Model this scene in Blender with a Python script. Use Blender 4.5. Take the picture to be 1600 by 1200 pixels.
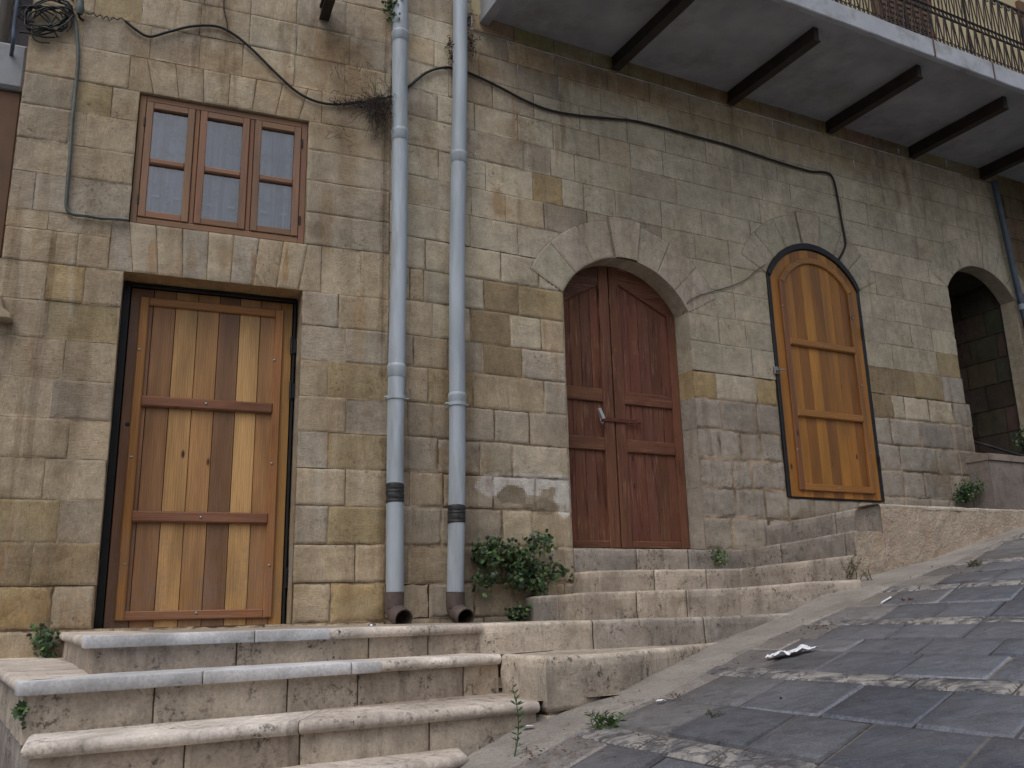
import bpy, math, random
import numpy as np
from mathutils import Matrix, Vector

# ------------------------------------------------------------------ camera, world, sun, exposure
for o in list(bpy.data.objects): bpy.data.objects.remove(o)
SC = bpy.context.scene
COL = SC.collection
PITCH, ROLL, YL, YR = map(math.radians, (14.2, -1.338, 22.13, 27.6))
FPX = 1415.0
cp, sp, cr, sr = math.cos(PITCH), math.sin(PITCH), math.cos(ROLL), math.sin(ROLL)
fwd = np.array([0, cp, sp]); up0 = np.array([0, -sp, cp]); rt0 = np.array([1.0, 0, 0])
RC = np.array([rt0*cr + up0*sr, -rt0*sr + up0*cr, -fwd])          # world -> camera
EYE = np.array([0.0, 0.0, 1.7])
cam = bpy.data.cameras.new('camera'); camo = bpy.data.objects.new('camera', cam); COL.objects.link(camo)
M = Matrix.Identity(4)
for i in range(3):
    for j in range(3): M[i][j] = RC[j][i]
    M[i][3] = EYE[i]
camo.matrix_world = M
cam.sensor_width = 36; cam.lens = FPX/1600*36; cam.clip_start = 0.05; cam.clip_end = 500
SC.camera = camo
SC.render.resolution_x, SC.render.resolution_y = 1024, 768

SUN_EL, SUN_AZ = math.radians(58), math.radians(200)               # high, behind the camera, behind cloud
wd = bpy.data.worlds.new('World'); SC.world = wd; wd.use_nodes = True
wn = wd.node_tree.nodes; wl = wd.node_tree.links; wn.clear()
sky = wn.new('ShaderNodeTexSky'); sky.sky_type = 'NISHITA'; sky.sun_disc = False
sky.sun_elevation = SUN_EL; sky.sun_rotation = SUN_AZ; sky.air_density = 1.0; sky.dust_density = 4.0; sky.ozone_density = 1.0
hs = wn.new('ShaderNodeHueSaturation'); hs.inputs['Saturation'].default_value = 0.48
bg = wn.new('ShaderNodeBackground'); bg.inputs['Strength'].default_value = 0.10
wo = wn.new('ShaderNodeOutputWorld')
wl.new(sky.outputs[0], hs.inputs['Color']); wl.new(hs.outputs[0], bg.inputs[0]); wl.new(bg.outputs[0], wo.inputs[0])
sun = bpy.data.lights.new('sun', 'SUN'); sun.energy = 0.5; sun.angle = math.radians(40); sun.color = (1, .985, .96)
suno = bpy.data.objects.new('sun', sun); COL.objects.link(suno)
d = Vector((math.sin(SUN_AZ)*math.cos(SUN_EL), math.cos(SUN_AZ)*math.cos(SUN_EL), math.sin(SUN_EL)))
suno.rotation_euler = d.to_track_quat('Z', 'Y').to_euler()
SC.view_settings.view_transform = 'Standard'; SC.view_settings.look = 'None'
SC.view_settings.exposure = 0.46; SC.view_settings.gamma = 1; SC.view_settings.use_curve_mapping = False

# ------------------------------------------------------------------ frames of the two facade planes
def ray(x, y): return RC.T @ np.array([x-800.0, -(y-600.0), -FPX])
C0 = EYE + ray(605, 700)/FPX*6.0
class Frame:
    def __init__(s, yaw):
        s.U = np.array([math.cos(yaw), math.sin(yaw), 0]); s.N = np.array([math.sin(yaw), -math.cos(yaw), 0])
        s.O = np.array([C0[0], C0[1], 0.0])
    def W(s, u, z, n=0.0):
        u = np.asarray(u, float); z = np.asarray(z, float); n = np.asarray(n, float)
        u, z, n = np.broadcast_arrays(u, z, n)
        return s.O + u[..., None]*s.U + n[..., None]*s.N + z[..., None]*np.array([0, 0, 1.0])
    def P(s, x, y, n=0.0):            # where the sight line of a photo pixel meets the plane at offset n
        d = ray(x, y); p0 = s.O + s.N*n
        t = ((p0-EYE)@s.N)/(d@s.N); q = EYE+t*d-s.O
        return float(q@s.U), float(q[2])
LF, RF = Frame(YL), Frame(YR)
def street_z(p):
    q = p - RF.O; u = q@RF.U; n = q@RF.N
    return 1.28 + .212*(u + .12*(n-1.9) + .166)
def on_street(x, y, dz=0.0):
    d = ray(x, y); lo, hi = .0005, .03
    for _ in range(60):
        m = (lo+hi)/2; p = EYE+d*m
        if p[2] > street_z(p)+dz: lo = m
        else: hi = m
    return EYE+d*lo

# ------------------------------------------------------------------ noise
def _h(ix, iy, iz, s):
    n = (ix*73856093) ^ (iy*19349663) ^ (iz*83492791) ^ (s*2654435761 % 2147483647)
    n = (n ^ (n >> 13))*1274126177 & 0x7fffffff
    n = (n ^ (n >> 16))*668265263 & 0x7fffffff
    return (n ^ (n >> 15)) / 2147483647.0
def vn(p, s=0):
    p = np.asarray(p, float); f = np.floor(p).astype(np.int64); t = p-f; t = t*t*(3-2*t); r = 0
    for a in (0, 1):
        for b in (0, 1):
            for c in (0, 1):
                w = (t[..., 0] if a else 1-t[..., 0])*(t[..., 1] if b else 1-t[..., 1])*(t[..., 2] if c else 1-t[..., 2])
                r = r + w*_h(f[..., 0]+a, f[..., 1]+b, f[..., 2]+c, s)
    return r*2-1
def fbm(p, o=3, s=0):
    p = np.asarray(p, float); r = 0; a = 1.0
    for k in range(o): r = r+a*vn(p*(2**k), s+k); a *= .5
    return r/1.75

def srgb(r, g, b):
    return tuple(((c/255)/12.92 if c/255 <= .04045 else ((c/255+.055)/1.055)**2.4) for c in (r, g, b))

# ------------------------------------------------------------------ mesh accumulator
class Acc:
    def __init__(s): s.v = []; s.f = []; s.uv = []; s.t = []; s.m = []; s.n = 0; s.sm = []
    def grid(s, P, UV, tint, mort=0.0, smooth=True, facetint=None, facemort=None, flip=False):
        a, b = P.shape[:2]
        s.v.append(P.reshape(-1, 3)); s.uv.append(UV.reshape(-1, 2))
        i = np.arange(a*b).reshape(a, b)+s.n
        q = np.stack([i[:-1, :-1], i[1:, :-1], i[1:, 1:], i[:-1, 1:]], -1).reshape(-1, 4)
        if flip: q = q[:, ::-1]
        s.f.append(q)
        k = len(q)
        s.t.append(np.broadcast_to(np.asarray(tint, float), (k, 3)) if facetint is None else facetint.reshape(-1, 3))
        s.m.append(np.full(k, mort) if facemort is None else facemort.reshape(-1))
        s.sm.append(np.full(k, smooth)); s.n += a*b
        return q
    def quads(s, V, F, UV, tint, mort=0.0, smooth=False):
        V = np.asarray(V, float); s.v.append(V); s.uv.append(np.asarray(UV, float))
        for f in F: s.f.append(np.array([[i+s.n for i in f]]))
        k = len(F); s.t.append(np.tile(np.asarray(tint, float), (k, 1))); s.m.append(np.full(k, mort)); s.sm.append(np.full(k, smooth)); s.n += len(V)
    def build(s, name, mat, parent=None):
        V = np.concatenate(s.v); UV = np.concatenate(s.uv)
        li = []; ls = []; c = 0
        for q in s.f:
            for r in ([q] if q.ndim == 2 else [q]):
                li.append(r.reshape(-1)); k, w = r.shape
                ls.append(c+np.arange(k)*w); c += k*w
        li = np.concatenate(li).astype(np.int32); ls = np.concatenate(ls).astype(np.int32)
        me = bpy.data.meshes.new(name)
        me.vertices.add(len(V)); me.vertices.foreach_set('co', V.astype(np.float32).ravel())
        me.loops.add(len(li)); me.loops.foreach_set('vertex_index', li)
        me.polygons.add(len(ls)); me.polygons.foreach_set('loop_start', ls)
        me.polygons.foreach_set('use_smooth', np.concatenate(s.sm).astype(bool))
        me.update(calc_edges=True)
        u = me.uv_layers.new(name='UVMap'); u.data.foreach_set('uv', UV[li].astype(np.float32).ravel())
        at = me.attributes.new('tint', 'FLOAT_COLOR', 'FACE'); T = np.concatenate(s.t)
        at.data.foreach_set('color', np.concatenate([T, np.ones((len(T), 1))], 1).astype(np.float32).ravel())
        am = me.attributes.new('mort', 'FLOAT', 'FACE'); am.data.foreach_set('value', np.concatenate(s.m).astype(np.float32))
        me.validate(); me.materials.append(mat)
        o = bpy.data.objects.new(name, me); COL.objects.link(o)
        if parent is not None: o.parent = parent
        return o
def empty(name, label=None, cat=None, loc=(0, 0, 0), group=None):
    o = bpy.data.objects.new(name, None); COL.objects.link(o); o.empty_display_size = .1
    if label: o['label'] = label
    if cat: o['category'] = cat
    if group: o['group'] = group
    return o
def tag(o, label=None, cat=None, group=None, kind=None):
    if label: o['label'] = label
    if cat: o['category'] = cat
    if group: o['group'] = group
    if kind: o['kind'] = kind
    return o

def bilin(q, S, T):
    q = np.asarray(q, float)
    return ((1-S)*(1-T))[..., None]*q[0]+(S*(1-T))[..., None]*q[1]+(S*T)[..., None]*q[2]+((1-S)*T)[..., None]*q[3]

def ring_params(W, j, bev, res):
    k = max(1, int(round((W-2*j-2*bev)/res)))
    return np.concatenate([[0, j/W], np.linspace((j+bev)/W, 1-(j+bev)/W, k+1), [1-j/W, 1]])

MORT = srgb(184, 166, 142)
STAINS = []
def stain(fr, x, y, rx, ry, col, k=1.0, mul=True, hard=1.0):
    u, z = fr.P(x, y); u1, z1 = fr.P(x+rx, y+ry); u2, z2 = fr.P(x+rx, y-ry); u3, _ = fr.P(x, y)
    STAINS.append((fr, u, z, max(abs(fr.P(x+rx, y)[0]-u), .01), max(abs(fr.P(x, y+ry)[1]-z), .01), np.array(col, float), k, mul, hard))
def apply_stains(fr, u, z, ft):
    for f, su, sz, ru, rz, col, k, mul, hard in STAINS:
        if f is not fr or u.max() < su-2*ru or u.min() > su+2*ru or z.max() < sz-2*rz or z.min() > sz+2*rz: continue
        q = np.stack([u*11, z*11, u*0+su], -1); r = np.hypot((u-su)/ru, (z-sz)/rz)+fbm(q, 3, 31)*.55
        w = np.clip((1.25-r)*1.6*hard, 0, 1)*k
        ft = ft*(1-w[..., None]*(1-col)) if mul else ft*(1-w[..., None])+col*w[..., None]
    return ft
def stone(acc, fr, quad, tint, n0=0.0, amp=.003, pillow=.0, j=.005, bev=.005, depth=.007, seed=0, res=.016, mort=.9, mtint=None, mapf=None, jit=.5, mask=None):
    """one dressed block: a subdivided, slightly uneven face with sunk joints round it. quad: bl, br, tr, tl in (u,z)"""
    quad = np.asarray(quad, float)
    Wd = (np.linalg.norm(quad[1]-quad[0])+np.linalg.norm(quad[2]-quad[3]))/2
    Hd = (np.linalg.norm(quad[3]-quad[0])+np.linalg.norm(quad[2]-quad[1]))/2
    if Wd < .03 or Hd < .03: return
    a = ring_params(Wd, j, bev, res); b = ring_params(Hd, j, bev, res)
    S, T = np.meshgrid(a, b, indexing='ij')
    uz = (mapf or (lambda s, t: bilin(quad, s, t)))(S, T)
    P3 = np.stack([uz[..., 0]*1.0, uz[..., 1]*1.0, np.full(S.shape, seed*.37)], -1)
    # wobble the arris
    wob = vn(P3*38+5, 3)*j*jit; wob2 = vn(P3*38+77, 4)*j*jit
    ed = np.zeros(S.shape); ed[2:-2, 2:-2] = 0
    c = bilin(quad, np.full(1, .5), np.full(1, .5))[0]
    rim = np.zeros(S.shape, bool); rim[1:-1, 1:-1] = True; rim[3:-3, 3:-3] = False
    uz = uz.copy(); uz[rim, 0] += wob[rim]; uz[rim, 1] += wob2[rim]
    dd = np.full(S.shape, 0.0)
    lvl = np.minimum(np.minimum(np.arange(len(a))[:, None], len(a)-1-np.arange(len(a))[:, None]), np.minimum(np.arange(len(b))[None, :], len(b)-1-np.arange(len(b))[None, :]))
    dd[lvl <= 1] = -depth
    inn = lvl >= 2
    edge = np.minimum(np.minimum(S, 1-S)*Wd, np.minimum(T, 1-T)*Hd)
    chip = np.clip(fbm(P3*16+seed, 2, 9)-.25, 0, 1)*.012*np.exp(-edge/.018)
    rough = fbm(P3*[9, 14, 1], 3, 5)*amp+fbm(P3*45, 2, 8)*amp*.35
    pil = -pillow*np.exp(-edge/.022)
    dd = dd+np.where(inn, rough+pil-chip*(amp > .0015), 0)+np.where(lvl <= 1, fbm(P3*30, 2, 2)*.0015, 0)
    tilt = random.uniform(-.002, .002)
    P = fr.W(uz[..., 0], uz[..., 1], n0+dd+tilt*(inn))
    fm = np.zeros((len(a)-1, len(b)-1)); fl = np.minimum(np.minimum(np.arange(len(a)-1)[:, None], len(a)-2-np.arange(len(a)-1)[:, None]), np.minimum(np.arange(len(b)-1)[None, :], len(b)-2-np.arange(len(b)-1)[None, :]))
    fm[fl == 0] = mort; fm[fl == 1] = mort*.25
    ft = np.broadcast_to(np.asarray(tint, float), fm.shape+(3,)).copy()
    ft[fl == 0] = (mtint or MORT)
    cc = (uz[:-1, :-1]+uz[1:, 1:])/2; ft = apply_stains(fr, cc[..., 0], cc[..., 1], ft)
    if mask is not None:
        cu = (uz[:-1, :-1]+uz[1:, 1:])/2; keep = mask(cu[..., 0], cu[..., 1])
        s0 = len(acc.f); q = acc.grid(P, uz, tint, facetint=ft, facemort=fm)
        k = keep.reshape(-1); acc.f[-1] = q[k]; acc.t[-1] = acc.t[-1][k]; acc.m[-1] = acc.m[-1][k]; acc.sm[-1] = acc.sm[-1][k]
        if not k.any(): acc.f.pop(); acc.t.pop(); acc.m.pop(); acc.sm.pop()
    else: acc.grid(P, uz, tint, facetint=ft, facemort=fm)

def plane(acc, fr, pts, tint, uvs=None, res=None, amp=0.0, mort=0.0, seed=0):
    """quad from four (u,z,n) points, optionally subdivided and roughened"""
    pts = [np.array(p, float) for p in pts]
    W0 = max(np.linalg.norm(pts[1]-pts[0]), np.linalg.norm(pts[2]-pts[3])); H0 = max(np.linalg.norm(pts[3]-pts[0]), np.linalg.norm(pts[2]-pts[1]))
    a = np.linspace(0, 1, 2 if not res else max(2, int(W0/res)+1)); b = np.linspace(0, 1, 2 if not res else max(2, int(H0/res)+1))
    S, T = np.meshgrid(a, b, indexing='ij'); Q = bilin(pts, S, T)
    P = fr.W(Q[..., 0], Q[..., 1], Q[..., 2])
    if amp:
        nrm = np.cross(fr.W(*pts[1])-fr.W(*pts[0]), fr.W(*pts[3])-fr.W(*pts[0])); nrm /= np.linalg.norm(nrm)+1e-9
        w = fbm(P*9+seed, 3, 4)*amp; P = P+w[..., None]*nrm
    acc.grid(P, np.stack([S*W0+pts[0][0], T*H0+pts[0][1]], -1), tint, mort, smooth=bool(amp))

def prism(acc, fr, poly, n0, n1, tint, ch=.0, swap=False, back=False, mort=0.0):
    """extrude a (u,z) polygon (ccw seen from outside) from depth n0 to n1, front at n1, with chamfer"""
    poly = np.asarray(poly, float); k = len(poly)
    A = 0.5*np.sum(poly[:, 0]*np.roll(poly[:, 1], -1)-np.roll(poly[:, 0], -1)*poly[:, 1])
    if A < 0: poly = poly[::-1]
    inner = poly
    if ch > 0:
        e = np.roll(poly, -1, 0)-poly; e /= np.linalg.norm(e, axis=1)[:, None]+1e-9; nn = np.stack([-e[:, 1], e[:, 0]], 1)
        pn = np.roll(nn, 1, 0); bis = nn+pn; bis /= np.maximum((bis**2).sum(1)/2, .3)[:, None]
        inner = poly+bis*ch
    V = np.concatenate([fr.W(poly[:, 0], poly[:, 1], n0), fr.W(poly[:, 0], poly[:, 1], n1-ch), fr.W(inner[:, 0], inner[:, 1], n1)])
    UV = np.concatenate([poly+[.013, 0], poly, inner]);
    if swap: UV = UV[:, ::-1]
    F = []
    for i in range(k):
        jx = (i+1) % k
        F.append((i, jx, jx+k, i+k)); 
        if ch > 0: F.append((i+k, jx+k, jx+2*k, i+2*k))
    F.append(tuple(range(2*k, 3*k)) if ch > 0 else tuple(range(k, 2*k)))
    if back: F.append(tuple(range(k))[::-1])
    acc.quads(V, F, UV, tint, mort)
def rect(acc, fr, u0, u1, z0, z1, n0, n1, tint, ch=.002, swap=False, mort=0.0):
    prism(acc, fr, [(u0, z0), (u1, z0), (u1, z1), (u0, z1)], n0, n1, tint, ch, swap, mort=mort)

def tube(acc, pts, r, tint, seg=8, res=None, uvs=1.0, caps=False, mort=0.0):
    pts = np.asarray(pts, float)
    if res:                                        # Catmull-Rom
        out = []; p = np.vstack([2*pts[0]-pts[1], pts, 2*pts[-1]-pts[-2]])
        for i in range(1, len(p)-2):
            for t in np.linspace(0, 1, res, endpoint=False):
                out.append(.5*((2*p[i])+(-p[i-1]+p[i+1])*t+(2*p[i-1]-5*p[i]+4*p[i+1]-p[i+2])*t*t+(-p[i-1]+3*p[i]-3*p[i+1]+p[i+2])*t**3))
        out.append(pts[-1]); pts = np.array(out)
    k = len(pts); r = np.broadcast_to(np.asarray(r, float), (k,)) if np.ndim(r) == 0 or len(r) == k else np.interp(np.linspace(0, 1, k), np.linspace(0, 1, len(r)), r)
    t = np.gradient(pts, axis=0); t /= np.linalg.norm(t, axis=1)[:, None]+1e-12
    x = np.cross(t[0], [0, 0, 1.0]); 
    if np.linalg.norm(x) < .1: x = np.cross(t[0], [1.0, 0, 0])
    x /= np.linalg.norm(x); P = []
    for i in range(k):
        x = x-(x@t[i])*t[i]; x /= np.linalg.norm(x)+1e-12; y = np.cross(t[i], x)
        a = np.linspace(0, 2*math.pi, seg+1)
        P.append(pts[i]+r[i]*(np.cos(a)[:, None]*x+np.sin(a)[:, None]*y))
    P = np.array(P); L = np.concatenate([[0], np.cumsum(np.linalg.norm(np.diff(pts, axis=0), axis=1))])
    UV = np.stack(np.broadcast_arrays(np.linspace(0, 2*math.pi*r.mean(), seg+1)[None, :], L[:, None]*uvs), -1)
    acc.grid(P, UV, tint, mort, flip=True)
    if caps:
        for e in (0, -1): acc.quads(P[e][:-1], [tuple(range(seg))], UV[e][:-1], tint)
    return pts

def dome(acc, c, axis, r, h, tint, seg=10):
    axis = np.asarray(axis, float); x = np.cross(axis, [0, 0, 1.0]); 
    if np.linalg.norm(x) < .1: x = np.array([1.0, 0, 0])
    x /= np.linalg.norm(x); y = np.cross(axis, x); a = np.linspace(0, 2*math.pi, seg+1)
    P = np.array([c+axis*h*math.sin(e)+r*math.cos(e)*(np.cos(a)[:, None]*x+np.sin(a)[:, None]*y) for e in np.linspace(0, math.pi/2-.01, 5)])
    acc.grid(P, np.zeros(P.shape[:2]+(2,)), tint)

# ------------------------------------------------------------------ materials
def nodes(name):
    m = bpy.data.materials.new(name); m.use_nodes = True; nt = m.node_tree; nt.nodes.clear()
    out = nt.nodes.new('ShaderNodeOutputMaterial'); b = nt.nodes.new('ShaderNodeBsdfPrincipled'); nt.links.new(b.outputs[0], out.inputs[0])
    return m, nt, b
class NB:
    def __init__(s, nt): s.nt = nt
    def new(s, t, **k):
        n = s.nt.nodes.new(t)
        for a, b in k.items(): setattr(n, a, b)
        return n
    def link(s, a, b): s.nt.links.new(a, b)
    def val(s, sock, v):
        if hasattr(v, 'is_output') or hasattr(v, 'links'): s.link(v, sock)
        else: sock.default_value = v
    def attr(s, n, out='Color'): return s.new('ShaderNodeAttribute', attribute_name=n).outputs[out]
    def uv(s): return s.new('ShaderNodeUVMap').outputs[0]
    def pos(s): return s.new('ShaderNodeNewGeometry').outputs['Position']
    def map(s, v, sc=(1, 1, 1), loc=(0, 0, 0)):
        m = s.new('ShaderNodeMapping'); s.link(v, m.inputs[0]); m.inputs['Scale'].default_value = sc; m.inputs['Location'].default_value = loc; return m.outputs[0]
    def noise(s, v, sc, det=4, rough=.55, dist=0.0):
        n = s.new('ShaderNodeTexNoise'); s.link(v, n.inputs['Vector']); n.inputs['Scale'].default_value = sc
        n.inputs['Detail'].default_value = det; n.inputs['Roughness'].default_value = rough; n.inputs['Distortion'].default_value = dist
        return n.outputs['Fac']
    def vor(s, v, sc, feat='F1', out='Distance', rnd=1.0):
        n = s.new('ShaderNodeTexVoronoi', feature=feat); s.link(v, n.inputs['Vector']); n.inputs['Scale'].default_value = sc; n.inputs['Randomness'].default_value = rnd; return n.outputs[out]
    def ramp(s, f, a, b, lo=0.0, hi=1.0):
        n = s.new('ShaderNodeMapRange'); n.clamp = True; s.val(n.inputs[0], f); n.inputs[1].default_value = a; n.inputs[2].default_value = b; n.inputs[3].default_value = lo; n.inputs[4].default_value = hi; return n.outputs[0]
    def math(s, op, a, b=0.0):
        n = s.new('ShaderNodeMath', operation=op); s.val(n.inputs[0], a); s.val(n.inputs[1], b); return n.outputs[0]
    def mix(s, f, a, b, mode='MIX'):
        n = s.new('ShaderNodeMix', data_type='RGBA', blend_type=mode); s.val(n.inputs[0], f)
        for k, v in ((6, a), (7, b)):
            if isinstance(v, tuple): n.inputs[k].default_value = v if len(v) == 4 else v+(1,)
            else: s.link(v, n.inputs[k])
        return n.outputs[2]
    def gray(s, f):
        n = s.new('ShaderNodeCombineColor'); [s.val(n.inputs[i], f) for i in range(3)]; return n.outputs[0]
    def bump(s, h, st, dist, prev=None):
        n = s.new('ShaderNodeBump'); s.val(n.inputs['Height'], h); n.inputs['Strength'].default_value = st; n.inputs['Distance'].default_value = dist
        if prev is not None: s.link(prev, n.inputs['Normal'])
        return n.outputs[0]

def stone_mat(name, tool=1.0, stain=.5, dark=.3, rough=.88, bump=1.0, rust=0.0, white=.3, big=2.2, grime=0.0):
    m, nt, b = nodes(name); k = NB(nt); uv = k.uv(); ps = k.pos(); t = k.attr('tint'); mo = k.attr('mort', 'Fac')
    n1 = k.noise(ps, big, 5, .6); n2 = k.noise(ps, 13, 5, .65); n3 = k.noise(ps, 90, 3, .6); n4 = k.noise(ps, 300, 2, .5)
    c = k.mix(1.0, t, k.gray(k.ramp(n1, .3, .7, .78, 1.2)), 'MULTIPLY')
    c = k.mix(1.0, c, k.gray(k.ramp(n2, .3, .7, .84, 1.14)), 'MULTIPLY')
    c = k.mix(1.0, c, k.gray(k.ramp(n3, .25, .75, .8, 1.18)), 'MULTIPLY')
    # warm / cool drift from block mineral colour
    c = k.mix(k.ramp(k.noise(ps, 4.3, 3), .45, .75, 0, .28*min(1, .3+tool)), c, k.mix(1.0, c, (1.07, .98, .86), 'MULTIPLY'))
    c = k.mix(k.ramp(k.noise(ps, 3.1, 4), .5, .75, 0, .45*white), c, srgb(168, 164, 156))
    # weather streaks running down
    st = k.noise(k.map(uv, (7, .7, 1)), 1.6, 5, .62, .3); big_m = k.ramp(k.noise(k.map(uv, (1, .5, 1)), .9, 3), .42, .62)
    c = k.mix(k.math('MULTIPLY', k.math('MULTIPLY', k.ramp(st, .5, .66), big_m), stain), c, k.mix(1.0, c, (.58, .52, .45), 'MULTIPLY'))
    ws = k.noise(k.map(uv, (5, .6, 1)), 2.1, 6, .7, .5); wm = k.ramp(k.noise(ps, 1.3, 3), .46, .6)
    c = k.mix(k.math('MULTIPLY', k.math('MULTIPLY', k.ramp(ws, .56, .64), wm), white*.7), c, srgb(192, 186, 176))
    bs = k.noise(k.map(uv, (3.2, .16, 1)), 1.0, 3, .5, .2)
    c = k.mix(k.math('MULTIPLY', k.ramp(bs, .56, .66), stain*.55), c, k.mix(1.0, c, (.55, .50, .45), 'MULTIPLY'))
    wt = k.noise(ps, 3.7, 6, .68, 1.2); wl2 = k.ramp(k.math('ABSOLUTE', k.math('SUBTRACT', wt, .52)), .0, .03, 1, 0)
    c = k.mix(k.math('MULTIPLY', k.math('MULTIPLY', wl2, k.ramp(k.noise(ps, 2.0, 2), .5, .6)), stain*.6), c, k.mix(1.0, c, (.66, .58, .48), 'MULTIPLY'))
    pt = k.noise(ps, 8.5, 6, .72, .8); c = k.mix(k.math('MULTIPLY', k.ramp(pt, .56, .60), .42*tool), c, k.mix(1.0, c, (.78, .74, .69), 'MULTIPLY'))
    sc2 = k.ramp(k.noise(k.map(uv, (30, 110, 1)), 1, 5, .75), .64, .70); c = k.mix(k.math('MULTIPLY', k.math('MULTIPLY', sc2, k.ramp(k.noise(ps, 5.1, 3), .5, .6)), .6*tool), c, srgb(84, 72, 60))
    if rust:
        rs = k.noise(k.map(uv, (9, .9, 1)), 1.3, 4, .6, .4)
        c = k.mix(k.math('MULTIPLY', k.ramp(rs, .6, .72), rust), c, srgb(150, 104, 58))
    # lichen and soot specks
    sp = k.math('MULTIPLY', k.ramp(k.noise(ps, 42, 4, .7), .56, .66), k.ramp(k.noise(ps, 3.3, 4, .6), .5, .62))
    c = k.mix(k.math('MULTIPLY', sp, dark), c, srgb(52, 50, 46))
    if grime:
        g1 = k.math('MULTIPLY', k.ramp(k.noise(ps, 34, 6, .8), .52, .60), k.ramp(k.noise(ps, 5.5, 5, .7), .46, .60)); c = k.mix(k.math('MULTIPLY', g1, grime), c, srgb(74, 68, 62))
        g2 = k.math('MULTIPLY', k.ramp(k.noise(k.map(uv, (16, 2.5, 1)), 1, 5, .7), .52, .66), k.ramp(k.noise(ps, 2.3, 3), .4, .55)); c = k.mix(k.math('MULTIPLY', g2, grime*.6), c, srgb(96, 88, 80))
    pit = k.ramp(k.vor(ps, 75), .05, .16, 1, 0); pm = k.ramp(k.noise(ps, 9, 2), .52, .6)
    pit = k.math('MULTIPLY', pit, pm)
    c = k.mix(k.math('MULTIPLY', pit, .5), c, srgb(60, 50, 40))
    hsn = k.new('ShaderNodeHueSaturation'); hsn.inputs['Saturation'].default_value = .95; k.link(c, hsn.inputs['Color']); c = hsn.outputs[0]
    # mortar
    mc = k.mix(1.0, k.mix(k.ramp(k.noise(ps, 5, 4), .4, .62), t, srgb(96, 82, 66)), k.gray(k.ramp(n3, .2, .8, .7, 1.2)), 'MULTIPLY')
    c = k.mix(mo, c, mc)
    nt.links.new(c, b.inputs['Base Color']); b.inputs['Roughness'].default_value = rough; b.inputs['Specular IOR Level'].default_value = .25
    comb = k.noise(k.map(uv, (14, 230, 1)), 1, 2, .5); comb2 = k.noise(k.map(uv, (200, 16, 1)), 1, 2, .5)
    tl = k.mix(k.ramp(k.noise(ps, 1.7, 1), .48, .52), k.gray(comb), k.gray(comb2))
    c2 = k.mix(1.0, c, k.mix(.22*min(tool, 1), (1, 1, 1), k.mix(1.0, tl, (2, 2, 2), 'MULTIPLY')), 'MULTIPLY'); nt.links.new(c2, b.inputs['Base Color'])
    h1 = k.bump(tl, .6*tool*bump, .005)
    h2 = k.bump(n3, .45*bump, .004, h1); h3 = k.bump(n2, .35*bump, .014, h2); h4 = k.bump(k.math('SUBTRACT', 1.0, pit), .6*bump, .004, h3)
    nt.links.new(h4, b.inputs['Normal'])
    return m
M_WALL = stone_mat('facade_limestone', tool=1, stain=.8, dark=.55, rust=.35, white=.5)
M_STEP = stone_mat('step_limestone', tool=.3, stain=.35, dark=1.0, rough=.8, white=.3, big=3.5, grime=.9)
M_DARK = stone_mat('passage_stone', tool=.3, stain=.5, dark=.7, white=.0)

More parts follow.
